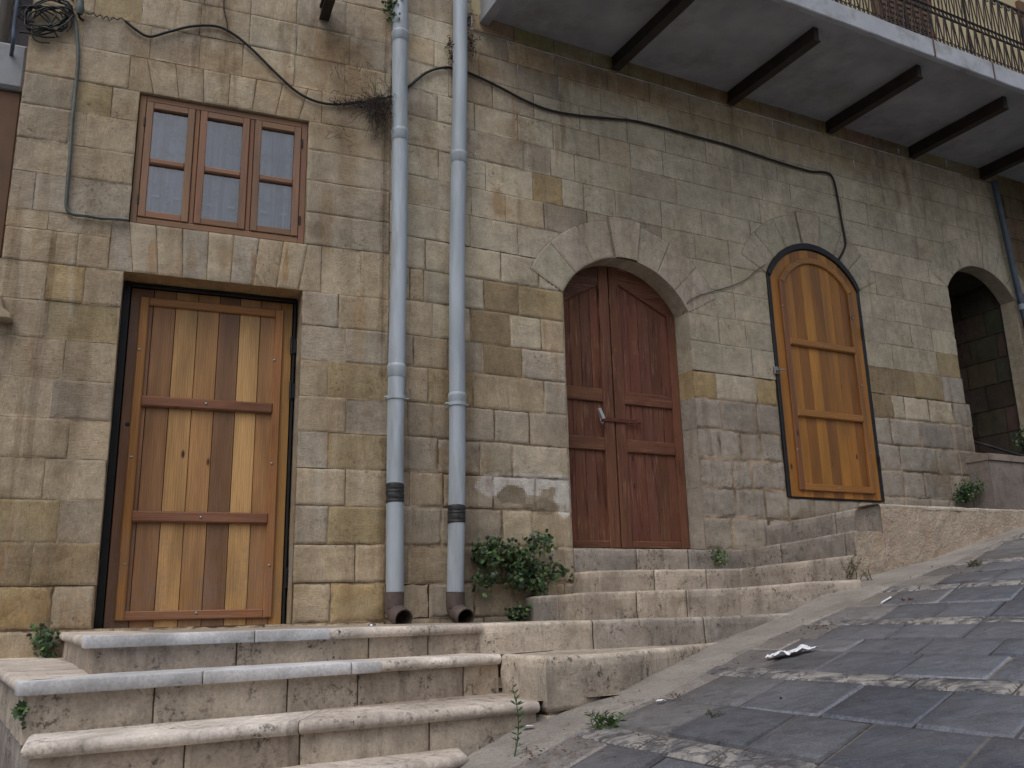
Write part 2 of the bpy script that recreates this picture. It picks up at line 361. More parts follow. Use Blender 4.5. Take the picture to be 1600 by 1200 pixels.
def wood_mat(name, knots=.6, rough=.5, weather=0.0, grain=1.0, spec=.4):
    m, nt, b = nodes(name); k = NB(nt); uv = k.uv(); t = k.attr('tint'); mo = k.attr('mort', 'Fac')
    off = k.new('ShaderNodeCombineXYZ'); k.link(k.math('MULTIPLY', mo, 37.0), off.inputs[0]); k.link(k.math('MULTIPLY', mo, 91.0), off.inputs[1])
    ad = k.new('ShaderNodeVectorMath', operation='ADD'); k.link(uv, ad.inputs[0]); k.link(off.outputs[0], ad.inputs[1]); v = ad.outputs[0]
    w = k.noise(k.map(v, (9, .9, 1)), 1, 3, .5, .5)
    rings = k.new('ShaderNodeTexWave', wave_type='BANDS', bands_direction='X'); k.link(k.map(v, (1, .06, 1)), rings.inputs[0]); rings.inputs['Scale'].default_value = 22
    rings.inputs['Distortion'].default_value = 7; rings.inputs['Detail'].default_value = 3; rings.inputs['Detail Scale'].default_value = 1.2
    fine = k.noise(k.map(v, (220, 6, 1)), 1, 4, .6)
    c = k.mix(1.0, t, k.gray(k.ramp(w, .3, .7, .8, 1.38)), 'MULTIPLY')
    c = k.mix(k.math('MULTIPLY', k.ramp(rings.outputs['Fac'], .35, .9), .42*grain), c, k.mix(1.0, c, (.66, .58, .50), 'MULTIPLY'))
    c = k.mix(1.0, c, k.gray(k.ramp(fine, .3, .7, .8, 1.15)), 'MULTIPLY')
    kn = k.vor(k.map(v, (5, 2.0, 1)), 1.0); kk = k.ramp(kn, .035, .07, 1, 0)
    c = k.mix(k.math('MULTIPLY', kk, knots), c, srgb(64, 36, 20))
    if weather:
        ps = k.pos(); ws = k.noise(k.map(v, (60, 3, 1)), 1, 5, .7); wm = k.ramp(k.noise(ps, 5, 4), .42, .65)
        c = k.mix(k.math('MULTIPLY', k.math('MULTIPLY', k.ramp(ws, .52, .62), wm), weather), c, srgb(150, 112, 90))
        c = k.mix(k.math('MULTIPLY', k.ramp(k.noise(k.map(v, (30, 2, 1)), 1, 4, .7), .55, .7), weather), c, srgb(38, 18, 14))
    else:
        ps = k.pos(); sx = k.new('ShaderNodeSeparateXYZ'); k.link(ps, sx.inputs[0])
        dust = k.math('MULTIPLY', k.ramp(k.noise(ps, 7, 5, .7), .38, .62), k.ramp(k.noise(ps, 60, 3, .7), .3, .62))
        low = k.ramp(sx.outputs['Z'], 1.6, 2.6, .75, .06)
        c = k.mix(k.math('MULTIPLY', dust, low), c, srgb(128, 112, 104))
    nt.links.new(c, b.inputs['Base Color']); b.inputs['Specular IOR Level'].default_value = spec
    nt.links.new(k.ramp(w, .3, .7, rough-.08, rough+.15), b.inputs['Roughness'])
    h = k.bump(fine, .25*(1+2*weather), .002); h = k.bump(k.noise(k.map(v, (50, 3, 1)), 1, 4, .6), .3*(1+weather*2), .003, h)
    nt.links.new(h, b.inputs['Normal']); return m
M_WOOD = wood_mat('varnished_wood', 1.0, .42)
M_FRAME = wood_mat('window_frame_wood', .2, .55, grain=.6)
M_RED = wood_mat('old_red_painted_wood', .15, .62, weather=.85, grain=.4, spec=.25)

def simple(name, col, rough=.6, metal=0.0, var=.25, sc=8, bump=.1, dirt=None, spec=.5, streak=False, tint=False, fine=0.0):
    m, nt, b = nodes(name); k = NB(nt); ps = k.pos()
    base = k.attr('tint') if tint else None
    v = k.map(ps, (1, 1, .12)) if streak else ps
    c = k.mix(1.0, base if tint else k.mix(0.0, col, col), k.gray(k.ramp(k.noise(v, sc, 5, .6), .3, .7, 1-var, 1+var)), 'MULTIPLY')
    if fine:
        c = k.mix(1.0, c, k.gray(k.ramp(k.noise(ps, 70, 4, .7), .3, .7, 1-fine, 1+fine)), 'MULTIPLY'); c = k.mix(k.math('MULTIPLY', k.ramp(k.noise(ps, 150, 3, .7), .6, .68), .6), c, srgb(64, 58, 52)); c = k.mix(k.ramp(k.noise(ps, 7, 6, .75), .53, .6, 0, .4), c, srgb(92, 84, 76))
    if dirt is not None:
        c = k.mix(k.ramp(k.noise(v, sc*.8, 5, .7), .5, .72, 0, .7), c, dirt)
    nt.links.new(c, b.inputs['Base Color']); b.inputs['Roughness'].default_value = rough; b.inputs['Metallic'].default_value = metal
    b.inputs['Specular IOR Level'].default_value = spec
    nt.links.new(k.bump(k.noise(ps, sc*8, 3), bump, .004), b.inputs['Normal']); return m
M_BLACK = simple('black_painted_metal', (.012, .013, .015), .5, .2, .4, 12, .15)
M_PIPE = simple('grey_plastic_pipe', srgb(164, 174, 184), .5, 0, .22, 9, .08, dirt=srgb(122, 120, 118), streak=True)
M_PIPED = simple('dirty_brown_pipe', srgb(84, 72, 68), .75, 0, .3, 14, .2, dirt=srgb(112, 98, 88))
M_TAPE = simple('black_tape', (.02, .02, .022), .55, 0, .5, 30, .2, dirt=srgb(70, 68, 66))
M_CABLE = simple('black_cable', (.018, .019, .02), .6, 0, .5, 20, .1)
M_COND = simple('grey_green_conduit', srgb(92, 98, 94), .6, 0, .35, 14, .15, dirt=srgb(60, 62, 58))
M_BLUE = simple('blue_grey_pipe', srgb(70, 84, 100), .45, 0, .3, 10, .1, dirt=srgb(60, 58, 56))
M_STEEL = simple('screw_steel', srgb(150, 150, 150), .35, .9, .1, 20, .0)
M_IRON = simple('painted_hasp_iron', srgb(98, 52, 42), .55, .2, .4, 40, .2)
M_CONC = simple('slab_concrete', srgb(150, 153, 158), .9, 0, .2, 2.4, .25, dirt=srgb(108, 106, 104))
M_FASC = simple('fascia_render', srgb(168, 172, 180), .85, 0, .12, 5, .15, dirt=srgb(120, 116, 112))
M_BEAM = simple('dark_brown_beam', srgb(48, 40, 36), .6, .1, .3, 6, .15, dirt=srgb(34, 28, 26))
M_RAIL = simple('rusty_black_iron', srgb(34, 30, 30), .6, .3, .5, 20, .2, dirt=srgb(86, 48, 34))
M_YEL = simple('yellow_plaster', srgb(184, 170, 136), .9, 0, .14, 3, .1, dirt=srgb(150, 132, 100), tint=False)
M_PLAST = simple('render', (1, 1, 1), .9, 0, .22, 4.5, .8, tint=True, fine=.16)
M_CEM = simple('gutter_cement', srgb(142, 136, 130), .9, 0, .25, 3.5, .8, dirt=srgb(108, 100, 90), fine=.22)
M_LEAF = simple('leaf_green', (1, 1, 1), .55, 0, .35, 30, .0, tint=True)
M_TWIG = simple('dry_twigs', (1, 1, 1), .9, 0, .4, 30, .1, tint=True)
M_PAPER = simple('white_tissue', srgb(232, 234, 240), .9, 0, .05, 10, .1)
M_SHUT = simple('brown_shutter', srgb(92, 66, 44), .7, 0, .2, 5, .1)

# ------------------------------------------------------------------ facade masonry
random.seed(7); rng = np.random.default_rng(3)
TAN = [srgb(173, 157, 132), srgb(166, 149, 124), srgb(179, 164, 140), srgb(161, 143, 117), srgb(174, 161, 140), srgb(167, 149, 122)]
PALE = [srgb(174, 165, 146), srgb(168, 158, 137), srgb(180, 169, 149), srgb(164, 155, 137), srgb(175, 163, 138)]
GREY = [srgb(156, 149, 138), srgb(150, 142, 131), srgb(164, 155, 143), srgb(148, 138, 126), srgb(158, 149, 135)]
KHAKI = [srgb(158, 147, 130), srgb(152, 139, 120), srgb(164, 153, 137), srgb(148, 134, 112), srgb(168, 158, 143)]
YELL = srgb(172, 150, 110); BROWN = srgb(146, 128, 100); YB = srgb(160, 143, 110)
SPEC = []     # (frame, u, z, tint) for stones of a colour of their own
for x, y, c in ((868, 290, YELL), (1102, 600, YELL), (1198, 612, YELL), (1428, 602, BROWN), (1465, 608, YB), (1377, 632, BROWN), (814, 458, YB), (757, 455, BROWN),
                (783, 508, BROWN), (766, 560, BROWN), (1497, 612, GREY[2]), (745, 505, BROWN), (670, 605, YB), (652, 655, KHAKI[1]), (845, 715, PALE[2]), (800, 715, PALE[1]),
                (1488, 568, YB), (1395, 605, BROWN)):
    SPEC.append((RF,)+RF.P(x, y)+(c,))
for x, y, c in ((145, 155, YB), (45, 812, YB), (140, 812, KHAKI[1]), (45, 885, BROWN), (110, 440, YELL), (90, 490, YB), (550, 945, YELL), (490, 700, KHAKI[2]), (560, 585, YB), (562, 830, YB), (30, 960, YELL), (570, 700, YB), (120, 870, BROWN), (150, 12, YB)):
    SPEC.append((LF,)+LF.P(x, y)+(c,))
def wall_tint(fr, u, z, w, h):
    for f, su, sz, c in SPEC:
        if f is fr and abs(su-u) < w/2 and abs(sz-z) < h/2: return c
    if fr is LF:
        pal = TAN if z < 5.6 else TAN+PALE[:2]
        if u > -.55 and random.random() < .25: pal = KHAKI
        if random.random() < .12: pal = KHAKI
    else:
        if u > 2.5: pal = GREY if z < 3.35+.1*random.random() else (PALE if random.random() < .85 or z > 4.1 else GREY)
        elif z < 3.7: pal = KHAKI if random.random() < .72 else TAN
        else: pal = PALE if random.random() < .75 else (KHAKI if random.random() < .6 else TAN)
        if u < 1.2 and z > 4.8 and random.random() < .25: pal = KHAKI
    c = random.choice(pal); k = random.uniform(.93, 1.06)*((1.27 if z > 4.9 else 1.17) if fr is RF and z > 3.6 else (1.08 if fr is RF else 1.05))  # upper right stones tinted brighter, painting in the light under the balcony
    m = np.mean(pal, axis=0)
    return tuple((.4*v+.6*w_)*k for v, w_ in zip(c, m))
def rough_of(fr, u, z):
    """how hard-worn the facing is: rock-faced low down, finely dressed above"""
    if fr is LF: return (.0065, .006, .0075) if z < 2.0 else ((.0035, .001, .0032) if (u > -.6 and z < 2.7) else (.0018, .0, .0026))
    if u > 2.5: return (.008, .012, .012) if z < 3.12 and u < 3.6 else ((.006, .006, .0075) if z < 3.6 else (.002, .0, .0022))
    return (.005, .003, .0075) if z < 2.9 else ((.0032, .001, .0045) if z < 4.4 else (.0028, .0, .0024))
def split(u0, u1, joints=None, wmin=.24, wmax=.42):
    js = [j for j in (joints or []) if u0+.05 < j < u1-.05]
    base = [u0]+sorted(js)+[u1]; out = [u0]
    for a, b in zip(base[:-1], base[1:]):
        L = b-a
        if L > wmax*1.25:
            k = max(2, int(round(L/random.uniform(wmin+.04, wmax-.04)))); e = np.linspace(a, b, k+1)[1:-1]+np.array([random.uniform(-.05, .05) for _ in range(k-1)])
            out += list(e)
        out.append(b)
    return out
def lay(acc, fr, z0, z1, u0, u1, joints=None, mask=None, n0=0.0, seed=0):
    us = split(u0, u1, joints, *((.30, .54) if fr is RF and z0 > 4.3 else ((.28, .48) if fr is LF else (.24, .42))))
    for i in range(len(us)-1):
        a, b = us[i], us[i+1]; um, zm = (a+b)/2, (z0+z1)/2
        amp, pil, jw = rough_of(fr, um, zm)
        dk = random.random(); mt = MORT if dk < .6 else (srgb(140, 122, 98) if dk < .9 else srgb(66, 56, 46))
        if fr is RF and um > 2.5 and zm < 3.6: mt = srgb(186, 164, 140)
        up = fr is RF and zm > 3.9
        t = wall_tint(fr, um, zm, b-a, z1-z0)
        wz = random.uniform(-.004, .004)
        fine = amp < .003; dp = (.0012 if fine else (.0045 if amp < .0055 else .007))
        stone(acc, fr, [(a, z0), (b, z0), (b+random.uniform(-.003, .003), z1), (a, z1)], t, n0+random.uniform(-.0015, .0015)*(not up), amp, pil, jw, .0025 if fine else .004, dp, seed=random.randint(0, 900), mtint=mt if not up else (srgb(152, 138, 116) if zm < 5.9 else srgb(84, 70, 50)), mask=mask, mort=.85, jit=.9)

BR, DK_, YE = (.72, .62, .50), (.52, .48, .44), (.86, .74, .56)
for a_ in ((LF, 330, 100, 120, 22, BR, .6), (LF, 545, 110, 55, 60, BR, .8), (LF, 520, 60, 60, 40, DK_, .5), (LF, 215, 175, 60, 20, BR, .35), (LF, 510, 345, 14, 60, BR, .7), (LF, 545, 230, 16, 110, BR, .5), (LF, 500, 190, 40, 20, BR, .5),
           (LF, 255, 60, 60, 30, BR, .35), (LF, 60, 560, 8, 200, (.66, .62, .58), .8), (LF, 78, 440, 5, 90, (.7, .66, .6), .7), (LF, 25, 700, 6, 120, (.7, .65, .6), .7), (LF, 100, 160, 10, 60, BR, .4), (LF, 70, 300, 9, 70, (.74, .7, .62), .6),
           (LF, 236, 405, 5, 30, (.82, .58, .36), .8), (LF, 395, 415, 3, 35, (.78, .56, .36), .8), (LF, 447, 410, 4, 38, (.78, .56, .36), .8), (LF, 300, 400, 8, 24, YE, .6), (LF, 353, 400, 12, 26, YE, .6), (LF, 495, 360, 18, 12, DK_, .5),
           (LF, 600, 300, 4, 330, DK_, .85), (LF, 598, 800, 6, 170, (.6, .55, .5), .7), (LF, 505, 600, 9, 40, (.7, .66, .6), .6), (LF, 560, 520, 10, 60, YE, .6), (LF, 40, 960, 60, 26, (.78, .66, .5), .7), (LF, 110, 975, 50, 24, (1.1, 1.0, .9), .5), (LF, 460, 930, 20, 50, (.8, .76, .7), .6),
           (RF, 660, 190, 26, 30, DK_, .6), (RF, 665, 240, 22, 30, (.6, .56, .52), .7), (RF, 650, 300, 20, 20, BR, .5), (RF, 745, 150, 30, 70, (.66, .6, .54), .7), (RF, 760, 110, 30, 14, BR, .7), (RF, 810, 205, 28, 26, (.7, .64, .58), .7), (RF, 780, 320, 14, 22, (.74, .58, .42), .9), (RF, 860, 330, 26, 16, (.76, .72, .68), .6),
           (RF, 900, 120, 130, 20, YE, .6), (RF, 1000, 140, 90, 14, (.62, .52, .4), .6), (RF, 1200, 215, 180, 26, YE, .5), (RF, 1330, 230, 60, 40, (.74, .68, .6), .5), (RF, 1450, 300, 90, 40, (.74, .7, .66), .6), (RF, 1240, 180, 200, 8, (.7, .6, .46), .6), (RF, 700, 560, 10, 200, (.62, .56, .5), .6), (RF, 735, 640, 12, 150, (.74, .68, .6), .7), (RF, 690, 720, 14, 30, BR, .7), (RF, 640, 860, 26, 60, (.84, .8, .76), .5),
           (RF, 980, 690, 0.1, 0.1, BR, 0), (RF, 1130, 640, 40, 20, (.84, .82, .8), .5), (RF, 1180, 690, 40, 30, (.8, .78, .76), .6), (RF, 1115, 720, 30, 50, (.88, .88, .9), .6), (RF, 1180, 770, 30, 30, (.86, .88, .9), .6), (RF, 1280, 810, 60, 12, (.74, .66, .56), .7), (RF, 1440, 690, 60, 30, (.84, .84, .86), .5), (RF, 1475, 745, 20, 30, (.84, .76, .6), .6)):
    stain(*a_)
for x, y, rx, ry in ((775, 758, 24, 14), (845, 752, 44, 9), (880, 778, 12, 24), (830, 765, 14, 10), (745, 240, 0.1, 0.1)): stain(RF, x, y, rx, ry, srgb(196, 192, 186), .95, False, 3.0)
for x, y, rx, ry in ((800, 775, 18, 12), (850, 792, 26, 10)): stain(RF, x, y, rx, ry, srgb(128, 116, 98), .9, False, 3.0)
house = empty('stone_house', 'old limestone house with three wooden doors, a small window and a balcony above the steps', 'house', tuple(C0[:2])+(1.6,))
def par(o, p): o.parent = p; o.matrix_parent_inverse = p.matrix_world.inverted(); return o
bpy.context.view_layer.update()
def hb(acc, name, mat, parent=None, label=None):
    o = acc.build(name, mat)
    p = parent if parent is not None else house
    o.parent = p
    if p.type == 'EMPTY': o.matrix_parent_inverse = Matrix.Translation(-p.location)
    if label: o['label'] = label
    return o

def jx(fr, y, *xs): return [fr.P(x, y)[0] for x in xs]
# left facade
wa = Acc()
zl = [1.0, 1.22, 1.44, 1.668, 1.91, 2.147, 2.39, 2.63, 2.865, 3.10, 3.345, 3.582, 3.818]
ljs = {3.582: jx(LF, 440, 72, 132), 3.345: jx(LF, 497, 74), 3.10: jx(LF, 558, 18, 100), 2.865: jx(LF, 620, 80), 2.63: jx(LF, 684, 107), 2.39: jx(LF, 747, 68),
       2.147: jx(LF, 812, 92), 1.91: jx(LF, 878, 50), 1.668: jx(LF, 940, 80)}
rjs = {3.582: jx(LF, 480, 529), 3.345: jx(LF, 535, 539), 3.10: jx(LF, 590, 512), 2.865: jx(LF, 647, 540), 2.63: jx(LF, 704, 512), 2.39: jx(LF, 762, 540), 2.147: jx(LF, 820, 512), 1.91: jx(LF, 880, 555), 1.668: jx(LF, 940, 517)}
DL, DR_, DT = -1.688, -.588, 3.818
for i in range(len(zl)-1):
    z0, z1 = zl[i], zl[i+1]
    if z0 < 1.66: lay(wa, LF, z0, z1, -2.36, 0.0); continue
    lay(wa, LF, z0, z1, -2.36+random.uniform(-.012, .012), DL, ljs.get(z0)); lay(wa, LF, z0, z1, DR_, 0.0, rjs.get(z0))
lay(wa, LF, 3.818, 4.033, -2.36, -1.78, jx(LF, 400, 120)); lay(wa, LF, 4.033, 4.155, -2.36, -1.78, jx(LF, 370, 72))
# fan of slanting voussoirs over the door
fx = np.linspace(-1.78, -.47, 10); mid = -1.14
for i in range(9):
    a, b = fx[i], fx[i+1]; sl = .32
    q = [(a, DT), (b, DT), (b+(b-mid)*sl*.3, 4.155), (a+(a-mid)*sl*.3, 4.155)]
    if i == 0: q[0] = (-1.78, DT); q[3] = (-1.78, 4.155)
    if i == 8: q[1] = (-.47, DT); q[2] = (-.47, 4.155)
    c = random.choice(TAN[:3]+[KHAKI[2]]); stone(wa, LF, q, c, 0, .002, .001, .003, .004, .003, seed=i*7, mtint=srgb(150, 130, 98))
lay(wa, LF, DT, 4.155, -.47, 0.0, [-.2])
for z0, z1, js in ((4.155, 4.404, (58,)), (4.404, 4.624, (105,)), (4.624, 4.857, (102, 128)), (4.857, 5.077, (103, 165))):
    lay(wa, LF, z0, z1, -2.36, -1.686, jx(LF, 260, *js))
for z0, z1 in ((4.155, 4.39), (4.39, 4.63), (4.63, 4.86), (4.86, 5.077)): lay(wa, LF, z0, z1, -.586, 0.0)
fx = np.linspace(-1.76, -.5, 9)
for i in range(8):
    a, b = fx[i], fx[i+1]; k = .12
    stone(wa, LF, [(a, 5.077), (b, 5.077), (b+(b-mid)*k if i < 7 else b, 5.33), (a+(a-mid)*k if i else a, 5.33)], random.choice(TAN), 0, .0025, .001, .003, .004, .003, seed=i*13, mtint=srgb(128, 108, 80))
lay(wa, LF, 5.077, 5.33, -2.36, -1.76); lay(wa, LF, 5.077, 5.33, -.5, 0)
for z0, z1 in ((5.33, 5.58), (5.58, 5.83), (5.83, 6.1), (6.1, 6.35), (6.35, 6.6), (6.6, 7.2), (7.2, 7.8)): lay(wa, LF, z0, z1, -2.36, 0.0)
# left end return, door and window reveals
for z0 in np.arange(1.0, 7.8, .24):
    plane(wa, LF, [(-2.36, z0, -.9), (-2.36, z0, .0), (-2.36, z0+.24, .0), (-2.36, z0+.24, -.9)], random.choice(TAN), res=.05, amp=.004, seed=z0)
for z0, z1 in zip(zl[3:-1], zl[4:]):
    plane(wa, LF, [(DL, z0, 0), (DL, z0, -.36), (DL, z1, -.36), (DL, z1, 0)], random.choice(KHAKI), res=.04, amp=.003, seed=z0)
    plane(wa, LF, [(DR_, z0, -.36), (DR_, z0, 0), (DR_, z1, 0), (DR_, z1, -.36)], random.choice(KHAKI+TAN), res=.04, amp=.003, seed=z0+3)
plane(wa, LF, [(DL, DT, -.36), (DR_, DT, -.36), (DR_, DT, 0), (DL, DT, 0)][::-1], srgb(160, 132, 92), res=.03, amp=.007)
for q in ([(-1.686, 4.155, 0), (-.586, 4.155, 0), (-.586, 4.155, -.2), (-1.686, 4.155, -.2)], [(-1.686, 5.077, -.2), (-.586, 5.077, -.2), (-.586, 5.077, 0), (-1.686, 5.077, 0)],
          [(-1.686, 4.155, -.2), (-1.686, 4.155, 0), (-1.686, 5.077, 0), (-1.686, 5.077, -.2)][::-1], [(-.586, 4.155, 0), (-.586, 4.155, -.2), (-.586, 5.077, -.2), (-.586, 5.077, 0)][::-1]):
    plane(wa, LF, q, TAN[0])
hb(wa, 'wall', M_WALL, label='yellowish stone wall around the left door and window')

# right facade
class Arch:
    def __init__(s, uc, a, zb, zs, za, T): 
        s.uc, s.a, s.zb, s.zs, s.za, s.T = uc, a, zb, zs, za, T; h = za-zs
        s.R = (a*a+h*h)/(2*h); s.zc = za-s.R; s.th = math.asin(a/s.R)
    def arc(s, k=24, off=0.0, a0=None, a1=None):
        a = np.linspace(-s.th if a0 is None else a0, s.th if a1 is None else a1, k); return np.stack([s.uc+(s.R+off)*np.sin(a), s.zc+(s.R+off)*np.cos(a)], 1)
    def cut(s, u, z):
        du, dz = u-s.uc, z-s.zc; r = np.hypot(du, dz); an = np.abs(np.arctan2(du, dz))
        return ((r < s.R+s.T*.5) & (an < s.th) & (z > s.zs-.3)) | ((np.abs(du) < s.a) & (z < s.zs) & (z > s.zb)) 
A2 = Arch(2.003, .600, 2.15, 4.08, 4.447, .33); A3 = Arch(4.072, .567, 2.585, 4.57, 4.925, .30); A4 = Arch(6.47, .53, 3.12, 4.80, 5.10, .30)
ARCH = (A2, A3, A4)
wb = Acc(); UEND = 7.035
zr = [1.0, 1.22, 1.44, 1.68, 1.90, 2.145, 2.40, 2.632, 2.87, 3.11, 3.36, 3.588, 3.84, 4.08, 4.32, 4.57, 4.80, 5.04, 5.28, 5.51, 5.74, 5.96, 6.15]
RJ = {4.32: jx(RF, 405, 735, 810, 875), 4.57: jx(RF, 355, 737, 790, 851), 3.84: jx(RF, 508, 757, 812, 640, 662), 4.08: jx(RF, 458, 784, 843, 665), 3.588: jx(RF, 558, 736, 798, 847, 676), 3.36: jx(RF, 609, 756, 817, 646, 1120, 1183), 3.11: jx(RF, 662, 740, 797, 852, 1130, 1185), 2.87: jx(RF, 715, 774, 829, 636, 1127, 1160, 1192),
      2.632: jx(RF, 767, 751, 802, 684, 1147, 1178), 2.40: jx(RF, 823, 772, 839, 641, 692, 1098, 1103+50), 2.145: jx(RF, 880, 786, 690, 1098, 1150), 1.90: jx(RF, 930, 786, 640), 4.80: jx(RF, 290, 832, 878, 911, 960), 5.04: jx(RF, 245, 818, 860, 897)}
RJ[3.36] += jx(RF, 603, 1392, 1410, 1447, 1484); RJ[3.11] += jx(RF, 633, 1388, 1433, 1482); RJ[2.87] += jx(RF, 680, 1403, 1460, 1495); RJ[2.632] += jx(RF, 715, 1440, 1480)
def msk(u, z):
    c = np.zeros(np.shape(u), bool)
    for A in ARCH: c |= A.cut(u, z)
    return ~c
for z0, z1 in zip(zr[:-1], zr[1:]):
    edges = [0.0]; gaps = []
    for A in ARCH:
        if z1 > A.zb+.01 and z0 < A.zs-.01: gaps.append((A.uc-A.a, A.uc+A.a, A))
    cur = 0.0
    for g0, g1, A in gaps:
        e = random.uniform(-.012, .02) if A is A4 and z1 > 3.1 else 0
        if A is A4 and z0 == 3.36: e = .075
        if A is A4 and z0 in (3.11, 2.87): e = .06
        lay(wb, RF, z0, z1, cur, g0+e, RJ.get(z0), mask=msk if z1 > 4.1 else None); cur = g1
        if z0 < A.zb-.03: lay(wb, RF, z0, A.zb, g0, g1)
    use = z1 > 4.1
    lay(wb, RF, z0, z1, cur, UEND, RJ.get(z0), mask=msk if use else None)
for u0 in np.arange(.66, UEND, .37):                               # cornice course under the slab
    stone(wb, RF, [(u0, 6.15), (min(u0+.37, UEND), 6.15), (min(u0+.37, UEND), 6.30), (u0, 6.30)], tuple(v*random.uniform(.8, 1.05) for v in YB), .014, .003, .001, .003, .004, .003, seed=int(u0*50), mtint=srgb(110, 92, 64))
plane(wb, RF, [(.66, 6.15, 0), (UEND, 6.15, 0), (UEND, 6.15, .014), (.66, 6.15, .014)][::-1], YB)
for z0 in (6.15, 6.4, 6.65, 6.9, 7.15, 7.4): lay(wb, RF, z0, z0+.25, 0, .66)
# voussoirs
def ring(acc, A, k, key=None, proud=.005, kp=.024):
    an = list(np.linspace(-A.th, A.th, k+1))
    for i in range(k):
        a0, a1 = an[i], an[i+1]; isk = (i == k//2); T = A.T+(.02 if isk else random.uniform(-.01, .015))
        mp = lambda s, t, a0=a0, a1=a1, T=T: np.stack([A.uc+(A.R+T*t)*np.sin(a0+(a1-a0)*s), A.zc+(A.R+T*t)*np.cos(a0+(a1-a0)*s)], -1)
        q = [mp(np.float64(s), np.float64(t)) for s, t in ((0, 0), (1, 0), (1, 1), (0, 1))]
        stone(acc, RF, q, tuple(1.13*v*random.uniform(.97, 1.03) for v in (PALE[0] if not isk else PALE[2])), kp if isk else proud, .002, .001, .0028, .004, .003, seed=i*5+int(A.uc*9), mapf=mp, mtint=srgb(160, 146, 122) if abs(i-k//2-.5) > 1 else srgb(110, 94, 72))
        if isk:                                                     # sides of the projecting keystone
            for a, sg in ((a0, 1), (a1, -1)):
                e = [(A.uc+(A.R)*math.sin(a), A.zc+A.R*math.cos(a)), (A.uc+(A.R+T)*math.sin(a), A.zc+(A.R+T)*math.cos(a))]
                plane(acc, RF, [(e[0][0], e[0][1], 0), (e[0][0], e[0][1], kp-.003), (e[1][0], e[1][1], kp-.003), (e[1][0], e[1][1], 0)], PALE[3])
ring(wb, A2, 7); ring(wb, A3, 7); ring(wb, A4, 7, kp=.004)
def soffit(acc, A, dep, zj, wide=0.0):
    arc = A.arc(28); n = np.linspace(0.002, -dep, max(3, int(dep/.05)+1))
    P = RF.W(arc[:, None, 0], arc[:, None, 1], n[None, :]); P = P+(fbm(P*8, 3, 7)*.003)[..., None]*RF.U
    acc.grid(P, np.stack(np.broadcast_arrays(arc[:, None, 0], n[None, :]), -1), PALE[3])
    js = [A.zb-.3]+[z for z in zj if A.zb-.2 < z < A.zs-.02]+[A.zs]
    for z0, z1 in zip(js[:-1], js[1:]):
        for sd, u in ((-1, A.uc-A.a), (1, A.uc+A.a)):
            t = wall_tint(RF, u+sd*.1, (z0+z1)/2, .3, z1-z0)
            pts = [(u, z0, -dep), (u, z0, 0), (u, z1, 0), (u, z1, -dep)]
            if sd < 0: pts = [pts[1], pts[0], pts[3], pts[2]]
            plane(acc, RF, pts, t, res=.035, amp=.0045 if z1 < 3.6 else .002, seed=z0*7)
soffit(wb, A2, .32, zr); soffit(wb, A3, .12, zr); soffit(wb, A4, .16, zr)
for z0, z1 in zip(zr[:-1]+[6.15], zr[1:]+[6.3]):                    # end face
    plane(wb, RF, [(UEND, z0, 0), (UEND, z0, -.165), (UEND, z1, -.165), (UEND, z1, 0)], random.choice(PALE))
hb(wb, 'wall', M_WALL, label='greyish stone wall with three arched openings')

# dark backing that closes the rooms behind doors, and the passage behind the right-hand arch
bk = Acc()
for fr, a, b, z0, z1, n in ((LF, -2.3, 0, 1.2, 6.0, -.40), (RF, 0.1, 5.2, 1.4, 6.0, -.40)):
    plane(bk, fr, [(a, z0, n), (b, z0, n), (b, z1, n), (a, z1, n)], srgb(50, 44, 38))
hb(bk, 'inner_wall', M_DARK)
pa = Acc()
def course_wall(acc, f3, L, z0, z1, pal, h=.27, seed=0):
    """f3(s,z)->xyz wall of roughly laid blocks"""
    z = z0; k = 0
    while z < z1:
        s = -random.random()*.3
        while s < L:
            w = random.uniform(.3, .5); a, b = max(s, 0), min(s+w, L)
            if b-a > .04:
                S, T = np.meshgrid(np.linspace(a+.004, b-.004, 8), np.linspace(z+.004, min(z+h, z1)-.004, 6), indexing='ij')
                acc.grid(f3(S, T, fbm(np.stack([S*6, T*6, S*0+seed], -1), 3, seed)*.012), np.stack([S, T], -1), tuple(v*random.uniform(.85, 1.1) for v in random.choice(pal)))
            s += w
        z += h
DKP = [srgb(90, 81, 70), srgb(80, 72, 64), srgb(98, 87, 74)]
v3 = lambda a, b: (lambda S, T, w: RF.W(a, T, b))
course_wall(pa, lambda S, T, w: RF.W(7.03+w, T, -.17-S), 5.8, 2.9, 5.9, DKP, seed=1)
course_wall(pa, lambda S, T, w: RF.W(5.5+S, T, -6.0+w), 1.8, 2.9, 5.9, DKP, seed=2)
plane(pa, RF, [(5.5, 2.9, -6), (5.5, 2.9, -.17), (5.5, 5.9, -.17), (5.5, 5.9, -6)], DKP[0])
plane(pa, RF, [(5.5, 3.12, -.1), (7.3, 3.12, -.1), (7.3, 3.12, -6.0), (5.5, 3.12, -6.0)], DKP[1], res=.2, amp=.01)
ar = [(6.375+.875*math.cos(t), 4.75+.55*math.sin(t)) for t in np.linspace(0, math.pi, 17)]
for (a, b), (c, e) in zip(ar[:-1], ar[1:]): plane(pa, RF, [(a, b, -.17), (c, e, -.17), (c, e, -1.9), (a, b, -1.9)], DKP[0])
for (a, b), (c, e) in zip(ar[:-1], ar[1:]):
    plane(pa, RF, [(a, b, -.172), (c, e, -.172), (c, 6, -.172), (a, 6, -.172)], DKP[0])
plane(pa, RF, [(UEND-.03, 2.9, -.175), (7.3, 2.9, -.175), (7.3, 4.8, -.175), (UEND-.03, 4.8, -.175)], DKP[0])
